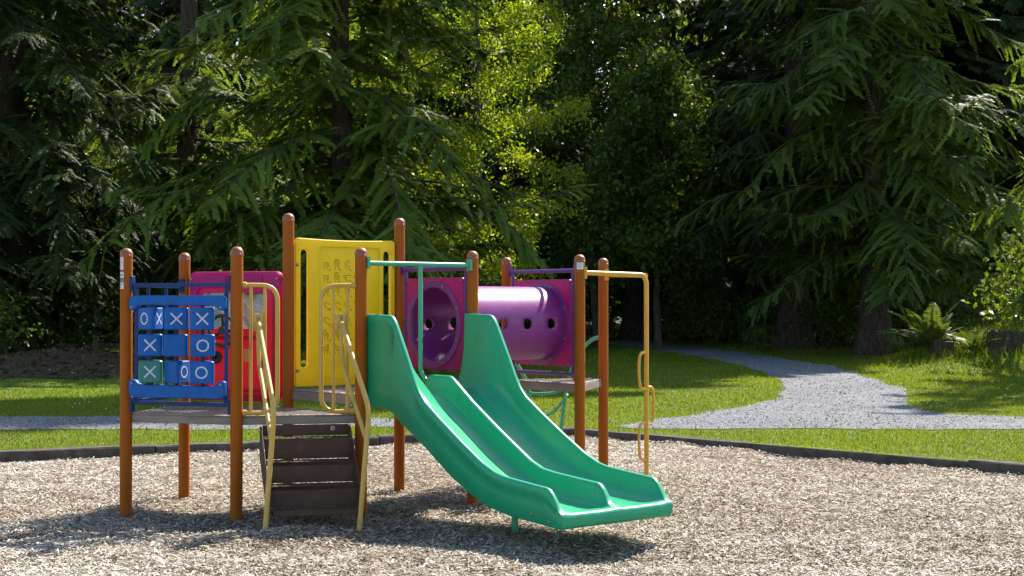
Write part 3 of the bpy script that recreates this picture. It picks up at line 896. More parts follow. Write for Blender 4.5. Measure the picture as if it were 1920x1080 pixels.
def ribbon(m, pts, o, w_=.0032):
    pts = [Vector((a, b)) for a, b in pts]; vs_ = []
    for i, p in enumerate(pts):
        t = pts[min(i + 1, len(pts) - 1)] - pts[max(i - 1, 0)]
        if t.length < 1e-6: t = Vector((1, 0))
        t.normalize(); q = Vector((-t.y, t.x)) * w_ / 2
        for s in (q, -q): vs_.append(o + u * (p.x + s.x) + V(0, 0, p.y + s.y))
    m.add(vs_, [(2 * i, 2 * i + 1, 2 * i + 3, 2 * i + 2) for i in range(len(pts) - 1)])


def arc(cx, cy_, rx, ry, a0, a1, n=8): return [(cx + rx * math.cos(R(a0 + (a1 - a0) * k / n)), cy_ + ry * math.sin(R(a0 + (a1 - a0) * k / n))) for k in range(n + 1)]


HANDS = {'A': 0, 'B': 4, 'C': 'c', 'D': 1, 'E': 0, 'F': 3, 'G': 'g', 'H': 'g', 'I': -1, 'J': -1, 'K': 2, 'L': 1, 'M': 'd', 'N': 'd', 'O': 'c', 'P': 'd', 'Q': 'd',
         'R': 2, 'S': 0, 'T': 0, 'U': 2, 'V': 2, 'W': 3, 'X': 0, 'Y': -1, 'Z': 1}
lines, lets = MB(), MB()
rowsz = [1.865, 1.762, 1.655, 1.545, 1.425, 1.305, 1.195]
for i, ch in enumerate('ABCDEFGHIJKLMNOPQRSTUVWXYZ'):
    r_, c_ = divmod(i, 4); o = ef(.335 + c_ * .098, rowsz[r_], FO); k = HANDS[ch]
    if k in ('g', 'd'):                  # hand lying on its side, or pointing down
        sl_ = -.45 if k == 'd' else 0
        rot = lambda pts: [(x, y + sl_ * x) for x, y in pts]
        ribbon(lines, rot([(.036, .020), (.012, .024), (.000, .022), (-.034, .017)] + arc(-.034, .012, .005, .005, 90, 270, 5) + [(-.006, .006)]), o)
        ribbon(lines, rot([(-.006, .006), (-.016, .003)] + arc(-.016, -.003, .006, .006, 90, 270, 5) + arc(-.014, -.014, .006, .006, 90, 270, 5) + [(-.002, -.022), (.014, -.022), (.036, -.014)]), o)
        ribbon(lines, rot([(-.016, -.008), (.002, -.008)]), o, .002)
    elif k == 'c':                       # open curved hand
        ribbon(lines, [(-.012, -.040), (-.014, -.022), (-.022, -.002)] + arc(.002, .012, .025, .026, 195, 30, 12) + [(.012, .020)] + arc(.002, .010, .012, .013, 60, 220, 8) + arc(.004, .000, .012, .008, 200, 330, 6) + [(.022, .002), (.014, -.018), (.012, -.040)], o)
    else:                                # fist with some fingers raised
        pts = [(-.012, -.040), (-.014, -.022), (-.021, -.004), (-.022, .008)]
        for q in range(4):
            x = -.0165 + q * .011; up_ = (q < k) if k > 0 else (k == -1 and q == 3)
            tp = (.042 - .004 * abs(q - 1.2)) if up_ else .016 - .002 * abs(q - 1.2)
            pts += arc(x, tp, .0055, .0055, 180, 0, 5)
            if up_: pts += [(x + .0055, .006)]
        ribbon(lines, pts + [(.022, .000), (.014, -.020), (.012, -.040)], o)
        ribbon(lines, [(-.016, -.004), (-.004, .000), (.010, -.002)] + arc(.010, -.007, .005, .005, 90, -90, 5) + [(-.006, -.013)], o, .0026)
        for q in (1, 2, 3): ribbon(lines, [(-.022 + q * .011, .014), (-.022 + q * .011, .003)], o, .002)
    vs_, fs_ = text_mesh(ch, .026)
    q = o + u * .032 + V(0, 0, -.038)
    lets.add([q + u * v[0] * 1.1 + V(0, 0, v[1]) for v in vs_], fs_)
bld(lines, 'hand_sign_print', M['ink'], sign); bld(lets, 'lettering', M['ink'], sign)
bolts([(ef(t, z, .02), nf, .015) for z in (1.862, 1.03) for t in (x0 + .012, x1 - .012)], sign)

# ---- green double slide on edge C-G
n_ = (P['G'] - P['C']); WCG = n_.length; n_.normalize(); d_ = V(n_.y, -n_.x, 0)
def prof(tab, t):
    return float(np.interp(t, [a for a, b in tab], [b for a, b in tab]))


RIM = [(0, 1.482), (.32, 1.474), (.36, 1.44), (.50, 1.215), (.60, 1.045), (.66, .955), (.74, .88), (.93, .77), (1.19, .63), (1.42, .515), (1.56, .465), (1.66, .446), (1.86, .431), (2.115, .414), (2.145, .395), (2.235, .285), (2.25, .272)]
BOT = [(0, .81), (.25, .80), (.34, .772), (.437, .717), (.755, .56), (1.058, .393), (1.29, .295), (1.485, .232), (1.70, .199), (1.86, .190), (2.2, .170), (2.25, .168)]
BED = [(0, .895), (.25, .893), (.36, .88), (.48, .83), (.60, .765), (.75, .685), (1.06, .512), (1.29, .40), (1.485, .330), (1.70, .288), (1.86, .268), (2.05, .258), (2.14, .258), (2.2, .262), (2.25, .266)]
DIV = [(0, .896), (.10, .90), (.125, 1.00), (.16, 1.030), (.42, 1.030), (.47, 1.002), (.70, .855), (1.03, .672), (1.37, .496), (1.50, .452), (1.64, .436), (1.90, .419), (2.08, .409), (2.11, .395), (2.19, .285), (2.25, .268)]


def sm(tab):                              # softened profile
    ts = np.linspace(-.2, 2.45, 1060); ys = np.interp(ts, [a for a, b in tab], [b for a, b in tab])
    k = np.exp(-np.linspace(-2, 2, 15) ** 2); k /= k.sum(); return ts, np.convolve(np.pad(ys, 7, 'edge'), k, 'valid')


RIMs, BOTs, BEDs, DIVs = sm(RIM), sm(BOT), sm(BED), sm(DIV)
off, SWD = .035, .945
stations = sorted(set(np.round(np.concatenate([np.linspace(0, 2.25, 76), [.30, .33, .36, .39, 2.10, 2.13, 2.16, 2.19, 2.22, 2.24]]), 4)))
secs = []
for t in stations:
    rm, bt, bd, dv = (float(np.interp(t, *a)) for a in (RIMs, BOTs, BEDs, DIVs))
    rm = max(rm, bd + .004); dv = max(dv, bd + .002); hw = rm - bd; hd = dv - bd
    fl = min(1, hw / .12)
    g_ = max(0, min(1, (t - .30) / .25)) * max(0, min(1, (1.95 - t) / .5))
    bk2 = (.55, .24, .07, .01, .0)
    bk = [a_ * g_ + b_ * (1 - g_) for a_, b_ in zip((.90, .80, .63, .40, .15), bk2)]
    side = [(.016, bt), (.006, bt + .012), (.004, bt + (rm - bt) * .5), (.006, rm - .075 * fl), (0, rm - .066 * fl), (0, rm - .02 * fl), (.006, rm - .005 * fl), (.018, rm), (.030, rm), (.040, rm - .006 * fl), (.046, rm - .022 * fl),
            ]
    out_ = lambda q: [(.054, bd + hw * q[0]), (.080, bd + hw * q[1]), (.130, bd + hw * q[2]), (.20, bd + hw * q[3]), (.27, bd + hw * q[4])]
    left = side + out_(bk)
    mid = SWD / 2
    div = lambda b_, h_: [(.31, b_ - .001), (mid - .14, b_), (mid - .085, b_ + min(.010, h_ * .05)), (mid - .052, b_ + min(.04, h_ * .16)), (mid - .036, b_ + h_ * .45), (mid - .027, b_ + h_ * .8), (mid - .022, dv - .008 * min(1, h_ / .1)), (mid - .010, dv), (mid + .010, dv)]
    full = left + div(bd, hd)
    bl_ = bd; bd = bd - .038 * max(0, 1 - ((t - .95) / .55) ** 2); hw = rm - bd          # the far lane runs a little deeper
    full += [(SWD - x, z) for x, z in (side + out_(bk2) + div(bd, dv - bd))[::-1]]
    bd = bl_
    # underside: up under the bed, leaving a hollow shell
    cl = max(0, min(1, (t - 1.95) / .12)); hz = lambda z_: z_ * (1 - cl) + (bt + .003) * cl
    full += [(SWD - .030, bt + .002), (SWD - .034, hz(max(bt + .012, bd - .045))), (mid, hz(max(bt + .014, bd - .04))), (.034, hz(max(bt + .012, bd - .045))), (.030, bt + .002)]
    secs.append([P['C'] + n_ * (off + x) + d_ * (t * .976 + .012) + V(0, 0, z) for x, z in full])
# rounded front lip
for k, (dt, sq) in enumerate(((.012, .90), (.021, .66), (.025, .40))):
    base = secs[len(stations) - 1]; zm = (.17 + .268) / 2
    secs.append([p + d_ * dt + V(0, 0, (zm - p.z) * (1 - sq)) for p in base])
m = MB(); K = len(secs[0]); vs_ = [p for s in secs for p in s]
fs_ = [(i * K + j, (i + 1) * K + j, (i + 1) * K + (j + 1) % K, i * K + (j + 1) % K) for i in range(len(secs) - 1) for j in range(K)]
fs_ += [tuple(range(K)), tuple((len(secs) - 1) * K + j for j in range(K))[::-1]]
m.add(vs_, fs_)
slide = bld(m, 'double_slide', M['green'], smooth=True, ang=50, merge=True)
slide['label'] = 'green two-lane moulded plastic slide'
m = MB(); lt = P['C'] + n_ * .47 + d_ * 1.22
m.tube([lt + V(0, 0, -.05), lt + V(0, 0, .40)], .024, 14); bld(m, 'support_leg', M['greenmetal'], slide, smooth=True)
bolts([(P['C'] + n_ * (off + .004) + d_ * t + V(0, 0, z), -n_, .013) for t, z in ((1.93, .235), (2.10, .21))], slide)
# bar over the slide entrance with an upright in the middle
m = MB(); zb = 1.853
a = P['C'] + n_ * PR + V(0, 0, zb); b = P['G'] - n_ * PR + V(0, 0, zb)
off2 = d_ * .03
m.tube([a + off2, b + off2], .0185, 14)
mid = P['C'] + n_ * (off + SWD / 2) + d_ * .03
m.tube(fillet([mid + V(0, 0, zb), mid + V(0, 0, 1.05), mid + d_ * .07 + V(0, 0, .985)], .06), .0175, 12)
for q in (a, b): m.box(q + d_ * .005 - n_ * .02 - V(0, 0, .04), n_ * .022, d_ * .05, V(0, 0, .085))
bld(m, 'entrance_bar', M['greenmetal'], smooth=True)

# ---- tunnel panels and tunnel
TZ, TR = 1.392, .300
def panel(a, b, name, facing):
    u = (b - a); L_ = u.length; u.normalize(); nn = V(u.y, -u.x, 0)
    if nn.dot(facing) < 0: nn = -nn
    if u.cross(V(0, 0, 1)).dot(nn) < 0: uu, oo = -u, b
    else: uu, oo = u, a
    at_ = lambda t, z, o_=0.0: oo + uu * t + V(0, 0, z) + nn * o_
    m = MB(); c = L_ / 2
    m.plate(rrect(.115, 1.03, L_ - .105, 1.762, .02), [circ(c, TZ, TR, 48)], at_(0, 0, -.012), uu, V(0, 0, 1), .024)
    pn = bld(m, name, M['magenta'], bevel=.004)
    r_ = MB()
    for k in range(1): r_.plate(circ(c, TZ, TR + .052, 48), [circ(c, TZ, TR - .004, 48)], at_(0, 0, .0125), uu, V(0, 0, 1), .007)
    bld(r_, 'tunnel_flange', M['purple'], pn, bevel=.003)
    bolts([(at_(c + (TR + .026) * math.cos(R(22.5 + 45 * k)), TZ + (TR + .026) * math.sin(R(22.5 + 45 * k)), .0196), nn, .010) for k in range(8)]
          + [(at_(t, z, .012), nn, .010) for t in (.135, L_ - .125) for z in (1.05, 1.74)], pn)
    f = MB()
    f.tube([at_(PR, 1.835), at_(L_ - PR, 1.835)], .0175, 10); f.tube([at_(PR, .965), at_(L_ - PR, .965)], .0175, 10)
    for t in (.088, L_ - .080): f.tube([at_(t, .965), at_(t, 1.835)], .0165, 10)
    for t in (PR + .004, L_ - PR - .004):
        for z in (1.845, .955): f.box(at_(t - .010, z - .045, -.02), uu * .02, nn * .04, V(0, 0, .09))
    bld(f, 'panel_frame', M['purplemetal'], pn, smooth=True)
    return pn


tdir = ((P['H'] + P['J']) - (P['G'] + P['F'])); tdir.normalize()
panel(P['F'], P['G'], 'tunnel_panel', -tdir)['label'] = 'magenta panel with the round tunnel mouth beside the slide'
panel(P['H'], P['J'], 'tunnel_panel', -tdir)['label'] = 'magenta panel at the far end of the tunnel'
ca, cb = (P['F'] + P['G']) / 2, (P['H'] + P['J']) / 2; TL = (cb - ca).length
NU, NV = 44, 96                          # the tube as a grid, with round holes let into it
sidev = V(tdir.y, -tdir.x, 0)            # towards the viewer's side
def wrap(x, a_): return ca + tdir * x + V(0, 0, TZ) + (sidev * math.cos(a_) + V(0, 0, 1) * math.sin(a_)) * (TR + .004)


gi = lambda i, j: i * NV + (j % NV)
vs_ = [wrap(TL * i / NU, 2 * math.pi * j / NV) for i in range(NU + 1) for j in range(NV)]; fs_ = []; skip = set()
for hi in (7, 17, 27, 37):
    for hj in (0, NV // 2):
        B = 3
        for i in range(hi - B, hi + B):
            for j in range(hj - B, hj + B): skip.add((i, j % NV))
        per = [(hi - B + k, hj - B) for k in range(2 * B)] + [(hi + B, hj - B + k) for k in range(2 * B)] + [(hi + B - k, hj + B) for k in range(2 * B)] + [(hi - B, hj + B - k) for k in range(2 * B)]
        b0 = len(vs_)
        for (pi_, pj_) in per:
            an = math.atan2((pj_ - hj) * 2 * math.pi * TR / NV, (pi_ - hi) * TL / NU)
            vs_.append(wrap(TL * hi / NU + .045 * math.cos(an), 2 * math.pi * hj / NV + .045 * math.sin(an) / TR))
        for k in range(len(per)):
            l = (k + 1) % len(per); fs_.append((gi(*per[k]), gi(*per[l]), b0 + l, b0 + k))
fs_ += [(gi(i, j), gi(i + 1, j), gi(i + 1, j + 1), gi(i, j + 1)) for i in range(NU) for j in range(NV) if (i, j) not in skip]
m = MB(); m.add(vs_, fs_)
tun = bld(m, 'crawl_tunnel', M['purple'], smooth=True, ang=60, merge=True)
sm_ = tun.modifiers.new('thickness', 'SOLIDIFY'); sm_.thickness = .010; sm_.offset = 0
tun['label'] = 'glossy purple plastic crawl tube with round holes along each side'

# ---- yellow climbing pole with foot loops beside the far deck
pp = V(1.150, 12.25, 0)
m = MB(); zt = 1.803
hA = P['H'] + V(PR, 0, 1.815); iA = P['I'] + V(.03, -PR * .6, 1.815)
m.tube(fillet([hA - V(.02, 0, 0), pp + V(-.03, -.01, zt), pp + V(0, 0, zt - .05), pp + V(0, 0, -.1)], .035, 6), .0205, 14)
m.tube([iA, pp + V(0, .005, zt - .004)], .019, 12)
for q in (hA, iA): m.box(q + V(-.022, -.022, -.05), V(.04, 0, 0), V(0, .044, 0), V(0, 0, .10))
pole = bld(m, 'climbing_pole', M['polemetal'], smooth=True)
pole['label'] = 'yellow climbing pole with D-shaped foot loops'
for z1, z0, dv_ in ((1.144, .83, V(-.5, -.85, 0) * .155), (.845, .525, V(.5, .8, 0) * .15), (.545, .225, V(-.5, -.85, 0) * .155)):
    m = MB(); q = pp
    m.tube(fillet([q + V(0, 0, z1), q + dv_ * .9 + V(0, 0, z1 - .005), q + dv_ + V(0, 0, (z0 + z1) / 2), q + dv_ * .85 + V(0, 0, z0 + .005), q + V(0, 0, z0)], .07, 7), .0125, 10)
    bld(m, 'foot_loop', M['polemetal'], pole, smooth=True)

# ---- green arch climber behind the far deck
m = MB()
rr_ = [V(.817, 12.86, 1.26), V(.74, 12.95, 1.245), V(.64, 13.05, 1.16), V(.56, 13.15, 1.0), V(.51, 13.25, .80), V(.475, 13.45, .5), V(.455, 13.62, .2), V(.45, 13.7, -.06)]
ll_ = [V(-.047, 12.66, 1.26), V(-.02, 12.82, 1.22), V(.03, 13.0, 1.03), V(.11, 13.12, .90), V(.16, 13.25, .76), V(.17, 13.5, .45), V(.17, 13.7, -.06)]
m.tube(fillet(rr_, .12, 5), .0175, 12); m.tube(fillet(ll_, .12, 5), .0175, 12)
arch = bld(m, 'arch_climber', M['greenmetal'], smooth=True)
for q in ([ll_[4] + V(-.04, 0, -.02), V(.20, 13.22, .725), V(.38, 13.22, .73), rr_[4] + V(0, 0, -.02)],
          [rr_[4] + V(0, 0, -.08), V(.44, 13.36, .60), V(.36, 13.38, .52), V(.22, 13.4, .50), ll_[5] + V(0, -.03, .06)],
          [rr_[5] + V(0, 0, -.15), V(.36, 13.55, .26), V(.24, 13.56, .25), ll_[5] + V(0, .12, -.18)]):
    m = MB(); m.tube(fillet(q, .06, 5), .0145, 10); bld(m, 'rung', M['greenmetal'], arch, smooth=True)

#TREES#
# ------------------------------------------------------------------ trees
def norm(a): return a / np.maximum(np.linalg.norm(a, axis=-1, keepdims=True), 1e-9)


def conifer_crown(rg, h, zb, Rr, nb, fine_z, leaf=.066, rise=.08, droop=.55, upturn=.30, hang=.5, blen=.36, dens=1.0, lowr=.75, shape=.75, gap=None, bare=.06, fan=5):
    """limbs > drooping side branches > flat fans of leaflets; returns leaf quads, tints, limb curves"""
    QS, TS, limbs = [], [], []
    up = np.array([0, 0, 1.])
    for b in range(nb):
        f = ((b + rg.random()) / nb) ** 1.35           # more limbs in the part that is seen
        z0 = zb + (h - zb) * f + rg.normal(0, .25); fine = z0 < fine_z
        l = Rr * min(1, lowr + f * 3) * (1 - min(f, .99)) ** shape * rg.uniform(.45, 1.18) + .3
        az = b * 2.39996 + rg.normal(0, .45)
        if gap is not None and gap(az, z0): continue
        dr = droop * rg.uniform(.55, 1.35); ri = rise + rg.normal(0, .10); ut = upturn * rg.uniform(.3, 1.5); bend = rg.normal(0, .22); wv_ = rg.normal(0, .05, 2)
        def pos(q):
            a_ = az + bend * q
            return np.stack([np.cos(a_) * l * q, np.sin(a_) * l * q, z0 + l * (ri * q - dr * q ** 2 + ut * q ** 3.2 + wv_[0] * np.sin(7 * q + 9 * wv_[1]))], -1)
        limbs.append(pos(np.linspace(0, .95, 8)))
        if rg.random() < bare and fine: continue
        k = 1 if fine else 2.3
        sp = .175 * k / dens; n_ = max(3, int(l / sp))
        q = np.clip(np.repeat((np.arange(n_) + .5) / n_, 2) * .88 + .10 + rg.normal(0, .02, 2 * n_), .05, 1); n_ *= 2
        side = np.tile([-1., 1.], n_ // 2)[:, None]
        keep = rg.random(n_) > .10; q, side = q[keep], side[keep]; n_ = len(q)
        p = pos(q); T = norm(pos(q + .03) - pos(q - .03)); perp = np.array([-math.sin(az), math.cos(az), 0.])
        bl = np.clip(blen * l * (1 - q) ** .7 * np.minimum(1, .3 + q * 3.2) + .22, .2, 1.35) * rg.uniform(.55, 1.25, n_)
        an = np.radians(rg.uniform(25, 72, n_))[:, None]
        D = norm(T * np.cos(an) + side * perp * np.sin(an) + up * rg.normal(-.12, .22, (n_, 1)))
        nrm = norm(up + .45 * T + .25 * D + rg.normal(0, .28, (n_, 3)))
        m = max(3, int(np.percentile(bl, 80) / (.056 * k))); u = (np.arange(m) + .4) / m
        hg = hang * rg.uniform(.25, 1.2, n_)
        base = p[:, None, :] + D[:, None, :] * (bl[:, None] * u)[..., None]; base[..., 2] -= (hg * bl)[:, None] * u ** 1.8
        tan = norm(D[:, None, :] - up * (hg[:, None] * 1.8 * u ** .8)[..., None])          # direction along the side branch
        tb = rg.normal(0, .09) + rg.normal(0, .09, (n_, 1))
        lat0 = norm(np.cross(np.broadcast_to(nrm[:, None, :], tan.shape), tan))
        for sg in (-1, 1):                                    # a fan on each side of the side branch
            fd = norm(tan * .72 + lat0 * sg * .70 - up * (.22 + .5 * hang * rg.random((n_, m, 1))) + rg.normal(0, .12, tan.shape))
            fl = norm(np.cross(np.broadcast_to(nrm[:, None, :], fd.shape), fd))
            L_ = (leaf * k * (1.9 - 1.0 * u)[None, :] * rg.uniform(.7, 1.3, (n_, m)))[..., None]
            for c in range(fan):
                if c == 0: st, dd, sz = base, fd, L_ * 1.05
                else:
                    s_ = -1 if c % 2 else 1; g_ = (c + 1) // 2
                    st = base + fd * L_ * (.12 + .30 * (g_ - 1)); dd = norm(fd * .78 + fl * s_ * .66 - up * .16 + rg.normal(0, .06, fd.shape)); sz = L_ * (.72 - .20 * (g_ - 1))
                w_ = norm(np.cross(dd, np.broadcast_to(nrm[:, None, :], dd.shape) + rg.normal(0, .12, dd.shape))) * sz * .165
                md = st + dd * sz * .5
                QS.append(np.stack([st, md - w_, st + dd * sz, md + w_], 2).reshape(-1, 4, 3))
                TS.append(np.clip(.45 + tb + .22 * (u[None, :] - .5) + rg.normal(0, .07, (n_, m)), 0, 1).ravel())
    return np.concatenate(QS), np.concatenate(TS), limbs


def trunk_mesh(m, h, r0, lean=(0, 0), flare=1.6, n=14, seed=0, wob=.06):
    rg = random.Random(seed); pts, rr = [], []
    K = 16
    for i in range(K + 1):
        t = i / K; z = h * t ** 1.3
        pts.append((lean[0] * t + rg.uniform(-wob, wob) * t, lean[1] * t + rg.uniform(-wob, wob) * t, z - (.25 if i == 0 else 0)))
        rr.append(r0 * (max(.06, 1 - t) ** .8) * (1 + (flare - 1) * math.exp(-z / (r0 * 1.6))))
    m.tube(pts, rr, n)
    return pts


def limb_tubes(m, limbs, r=.035, every=1):
    for L in limbs[::every]:
        l = np.linalg.norm(L[-1] - L[0]); m.tube([tuple(p) for p in L], [max(.006, r * l / 4 * (1 - .85 * i / (len(L) - 1))) for i in range(len(L))], 5)


def conifer(name, px, Y, label, cat='tree', group=None, trunk_r=.3, crownmat='cedar', barkmat='bark', seed=1, lean=(0, 0), flare=1.6, X=None, **kw):
    x = gx(px, Y) if X is None else X
    z = float(lawn_z(np.array(x), np.array(Y)))
    rg = np.random.default_rng(seed); t = empty(name, (x, Y, z)); tag(t, label, cat, group)
    h = kw['h']; Q, T, limbs = conifer_crown(rg, **kw)
    if lean != (0, 0):
        s = np.clip(Q[..., 2] / h, 0, 1)[..., None]; Q = Q + s * np.array([lean[0], lean[1], 0])
        limbs = [L + np.clip(L[:, 2:3] / h, 0, 1) * np.array([[lean[0], lean[1], 0]]) for L in limbs]
    quads('crown', Q, T, M[crownmat], t)
    m = MB(); trunk_mesh(m, h * .98, trunk_r, lean, flare, seed=seed); limb_tubes(m, limbs)
    m.build('trunk', M[barkmat], t, smooth=True)
    return t


def leaves_at(rg, C, spread, k, size, flat=.5, asp=.62):
    """k leaves round each centre"""
    c = np.repeat(C, k, 0) + rg.normal(0, 1, (len(C) * k, 3)) * spread; n_ = len(c)
    d = norm(rg.normal(0, 1, (n_, 3)) + np.array([0, 0, -.55])); nz = norm(rg.normal(0, .75, (n_, 3)) + np.array([0, 0, 1.]) * flat)
    wv = norm(np.cross(d, nz)); sz = (size * rg.uniform(.6, 1.3, n_))[:, None]
    a, t_ = c - d * sz * .5, c + d * sz * .5; md = c - d * sz * .08; up = np.cross(wv, d) * sz * .12
    return np.stack([a, md - wv * sz * asp * .5 + up, t_, md + wv * sz * asp * .5 + up], 1)


def broadleaf(name, px, Y, label, cat='tree', group=None, h=12, Rr=2.2, zb=.6, trunk_r=.12, nb=60, leaf=.085, k=5, spread=.16, crownmat='birch', barkmat='palebark', seed=1, ascend=.5, prof=None, tips=26, X=None, fine_z=99, stems=1, twig=.55):
    x = gx(px, Y) if X is None else X
    z = float(lawn_z(np.array(x), np.array(Y))); rg = np.random.default_rng(seed)
    t = empty(name, (x, Y, z)); tag(t, label, cat, group)
    m = MB()
    for q in range(stems): trunk_mesh(m, h * (.97 - .12 * q), trunk_r, (rg.normal(0, .3) + (q - (stems - 1) / 2) * 1.0, rg.normal(0, .3)), 1.4, 10, seed + q, .12)
    QS, TS, limbs = [], [], []
    prof = prof or (lambda f: min(1, .45 + f * 2.2) * (1 - f) ** .55)
    for b in range(nb):
        f = (b + rg.random()) / nb; z0 = zb + (h - zb) * f; l = Rr * prof(f) * rg.uniform(.6, 1.15) + .25; az = b * 2.39996 + rg.normal(0, .4)
        d = np.array([math.cos(az), math.sin(az), 0]); asc = ascend * rg.uniform(.4, 1.5)
        s = np.linspace(0, 1, 8)[:, None]
        L = d * l * s + np.array([0, 0, 1.]) * (z0 + l * (asc * s - .35 * s ** 2.4)) + np.cumsum(rg.normal(0, .03 * l, (8, 3)), 0) * s
        limbs.append(L)
        fine = z0 < fine_z; nt_ = tips if fine else tips // 4
        ss = rg.random(nt_) ** .6 * .85 + .15; idx = ss * 6.999; i0 = idx.astype(int); fr = (idx - i0)[:, None]
        P0 = L[i0] * (1 - fr) + L[np.minimum(i0 + 1, 7)] * fr
        tw = norm(rg.normal(0, 1, (nt_, 3)) * np.array([1, 1, .55]) + d * .5) * (twig * rg.uniform(.2, 1, nt_) * min(1, l / 1.2))[:, None]
        C = np.concatenate([P0 + tw * g_ + np.array([0, 0, -.25]) * (np.linalg.norm(tw, axis=1)[:, None] * g_ ** 2) for g_ in (.35, .7, 1.0)])
        Qb = leaves_at(rg, C, spread * (1 if fine else 1.8), k, leaf * (1 if fine else 2)); QS.append(Qb)
        TS.append(np.clip(.5 + rg.normal(0, .08) + np.repeat(rg.normal(0, .10, len(C)), k) + rg.normal(0, .13, len(Qb)), 0, 1))
    limb_tubes(m, limbs, .03 if Rr < 3 else .045)
    quads('crown', np.concatenate(QS), np.concatenate(TS), M[crownmat], t)
    m.build('trunk', M[barkmat], t, smooth=True)
    return t


# -- front trees, each with its own crown
conifer('cedar_tree', 352, 39, 'broad cedar with bare grey trunk above, behind the blue noughts and crosses panel', trunk_r=.42, seed=11, h=21, zb=2.2, Rr=5.4, nb=175, fine_z=10.5,
        droop=.60, upturn=.34, hang=.50, dens=1.15, shape=.8, gap=lambda az, z: z > 8.6 and z < 11.5)
conifer('cedar_tree', 22, 34.5, 'dark cedar trunk under deep shaded boughs at the far left edge', trunk_r=.42, seed=12, h=22, zb=1.2, Rr=4.8, nb=190, fine_z=9, droop=.6, upturn=.3, hang=.5, crownmat='fir', barkmat='shadebark', dens=1.15, flare=2.0)
conifer('hemlock_tree', 640, 33.5, 'sunlit feathery evergreen with boughs sweeping out over the yellow panel', trunk_r=.36, seed=13, h=19, zb=1.3, Rr=5.5, nb=190, fine_z=9.8, rise=.16, droop=.50, upturn=.14, hang=.46,
        crownmat='hemlock', dens=1.15, shape=.72)
broadleaf('birch_tree', 888, 36.5, 'slender birch with bright yellow-green leaves in front of the dark forest', h=14.5, Rr=2.8, zb=1.5, trunk_r=.13, nb=100, leaf=.095, k=8, spread=.115, crownmat='birch', seed=14, tips=20, ascend=.75)
broadleaf('maple_tree', 1125, 50, 'dark broad-leaved maple hung with glossy leaves, standing above the purple tunnel', h=15.5, Rr=4.0, zb=2.3, trunk_r=.20, nb=85, leaf=.20, k=4, spread=.22, crownmat='maple', barkmat='bark', seed=15, tips=28, ascend=.45, stems=2)
broadleaf('maple_tree', 1235, 47, 'smaller dark maple with layered leaves beyond the yellow climbing pole', h=9.5, Rr=3.0, zb=2.4, trunk_r=.14, nb=55, leaf=.19, k=4, spread=.22, crownmat='maple', barkmat='bark', seed=16, tips=26, ascend=.35)
conifer('cedar_tree', 1640, 41, 'massive dark cedar with thick flared trunk beside the fork of the gravel path', trunk_r=.43, seed=17, h=22, zb=2.8, Rr=5.6, nb=185, fine_z=11, droop=.62, upturn=.28, hang=.46, dens=1.15, flare=1.6, lowr=.6, shape=.72)
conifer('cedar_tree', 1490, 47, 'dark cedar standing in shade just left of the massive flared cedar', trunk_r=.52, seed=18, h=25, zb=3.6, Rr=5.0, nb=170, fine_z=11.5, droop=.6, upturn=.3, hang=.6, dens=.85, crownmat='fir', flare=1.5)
conifer('hemlock_tree', 2110, 31, 'evergreen reaching in from the right edge with drooping lit boughs', trunk_r=.35, seed=19, h=15, zb=3.0, Rr=3.5, nb=95, fine_z=9, rise=.14, droop=.5, upturn=.1, hang=.6, crownmat='hemlock', dens=.95)
conifer('hemlock_tree', 505, 47, 'green evergreen half hidden between the broad cedar and the sunlit feathery evergreen', trunk_r=.30, seed=20, h=10.5, zb=1.2, Rr=3.6, nb=80, fine_z=12, droop=.55, upturn=.2, hang=.6, crownmat='hemlock', dens=.8)
broadleaf('understory_tree', 182, 46, 'small leaning thin-stemmed tree in the shade at the left', h=6.5, Rr=2.0, zb=2.6, trunk_r=.14, nb=26, leaf=.13, k=4, spread=.2, crownmat='maple', barkmat='bark', seed=21, tips=18)

fir0 = conifer('forest_fir', 0, 50, 'towering dark fir rising in the group behind the massive flared cedar', group='towering firs behind the massive cedar', trunk_r=.55, seed=23, X=14.2, h=46, zb=4, Rr=4.6, nb=230, fine_z=0, leaf=.17, fan=3, bare=0,
               droop=.5, upturn=.2, hang=.5, crownmat='fir', dens=.9, shape=.30)
for x_, y_, s_ in ((17.2, 53, 1.02), (19.6, 57, 1.08)):
    c = copy_tree(fir0); c.location = (x_, y_, .1); c.rotation_euler = (0, 0, x_ * 3); c.scale = (s_, s_, s_)

# -- forest behind: three kinds, copied
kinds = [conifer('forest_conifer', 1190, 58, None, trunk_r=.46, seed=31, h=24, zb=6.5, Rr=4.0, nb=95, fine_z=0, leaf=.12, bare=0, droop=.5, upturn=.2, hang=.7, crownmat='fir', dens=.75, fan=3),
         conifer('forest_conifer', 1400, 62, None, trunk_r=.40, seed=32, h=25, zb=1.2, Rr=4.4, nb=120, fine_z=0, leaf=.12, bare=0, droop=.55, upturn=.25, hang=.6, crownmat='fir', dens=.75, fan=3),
         conifer('forest_conifer', 1060, 60, None, trunk_r=.36, seed=33, h=22, zb=2.5, Rr=3.6, nb=100, fine_z=0, leaf=.12, bare=0, droop=.4, upturn=.1, hang=.6, crownmat='cedar', dens=.75, fan=3)]
FL = ['tall dark conifer with a bare lower trunk in the forest behind', 'tall dark conifer clothed with boughs to the ground in the forest behind', 'slimmer green conifer in the forest behind']
FG = ['bare-trunked conifers in the forest behind', 'low-branched conifers in the forest behind', 'slim conifers in the forest behind']
for k, o in enumerate(kinds): tag(o, FL[k], 'tree', FG[k])
rr = random.Random(5)
spots = []
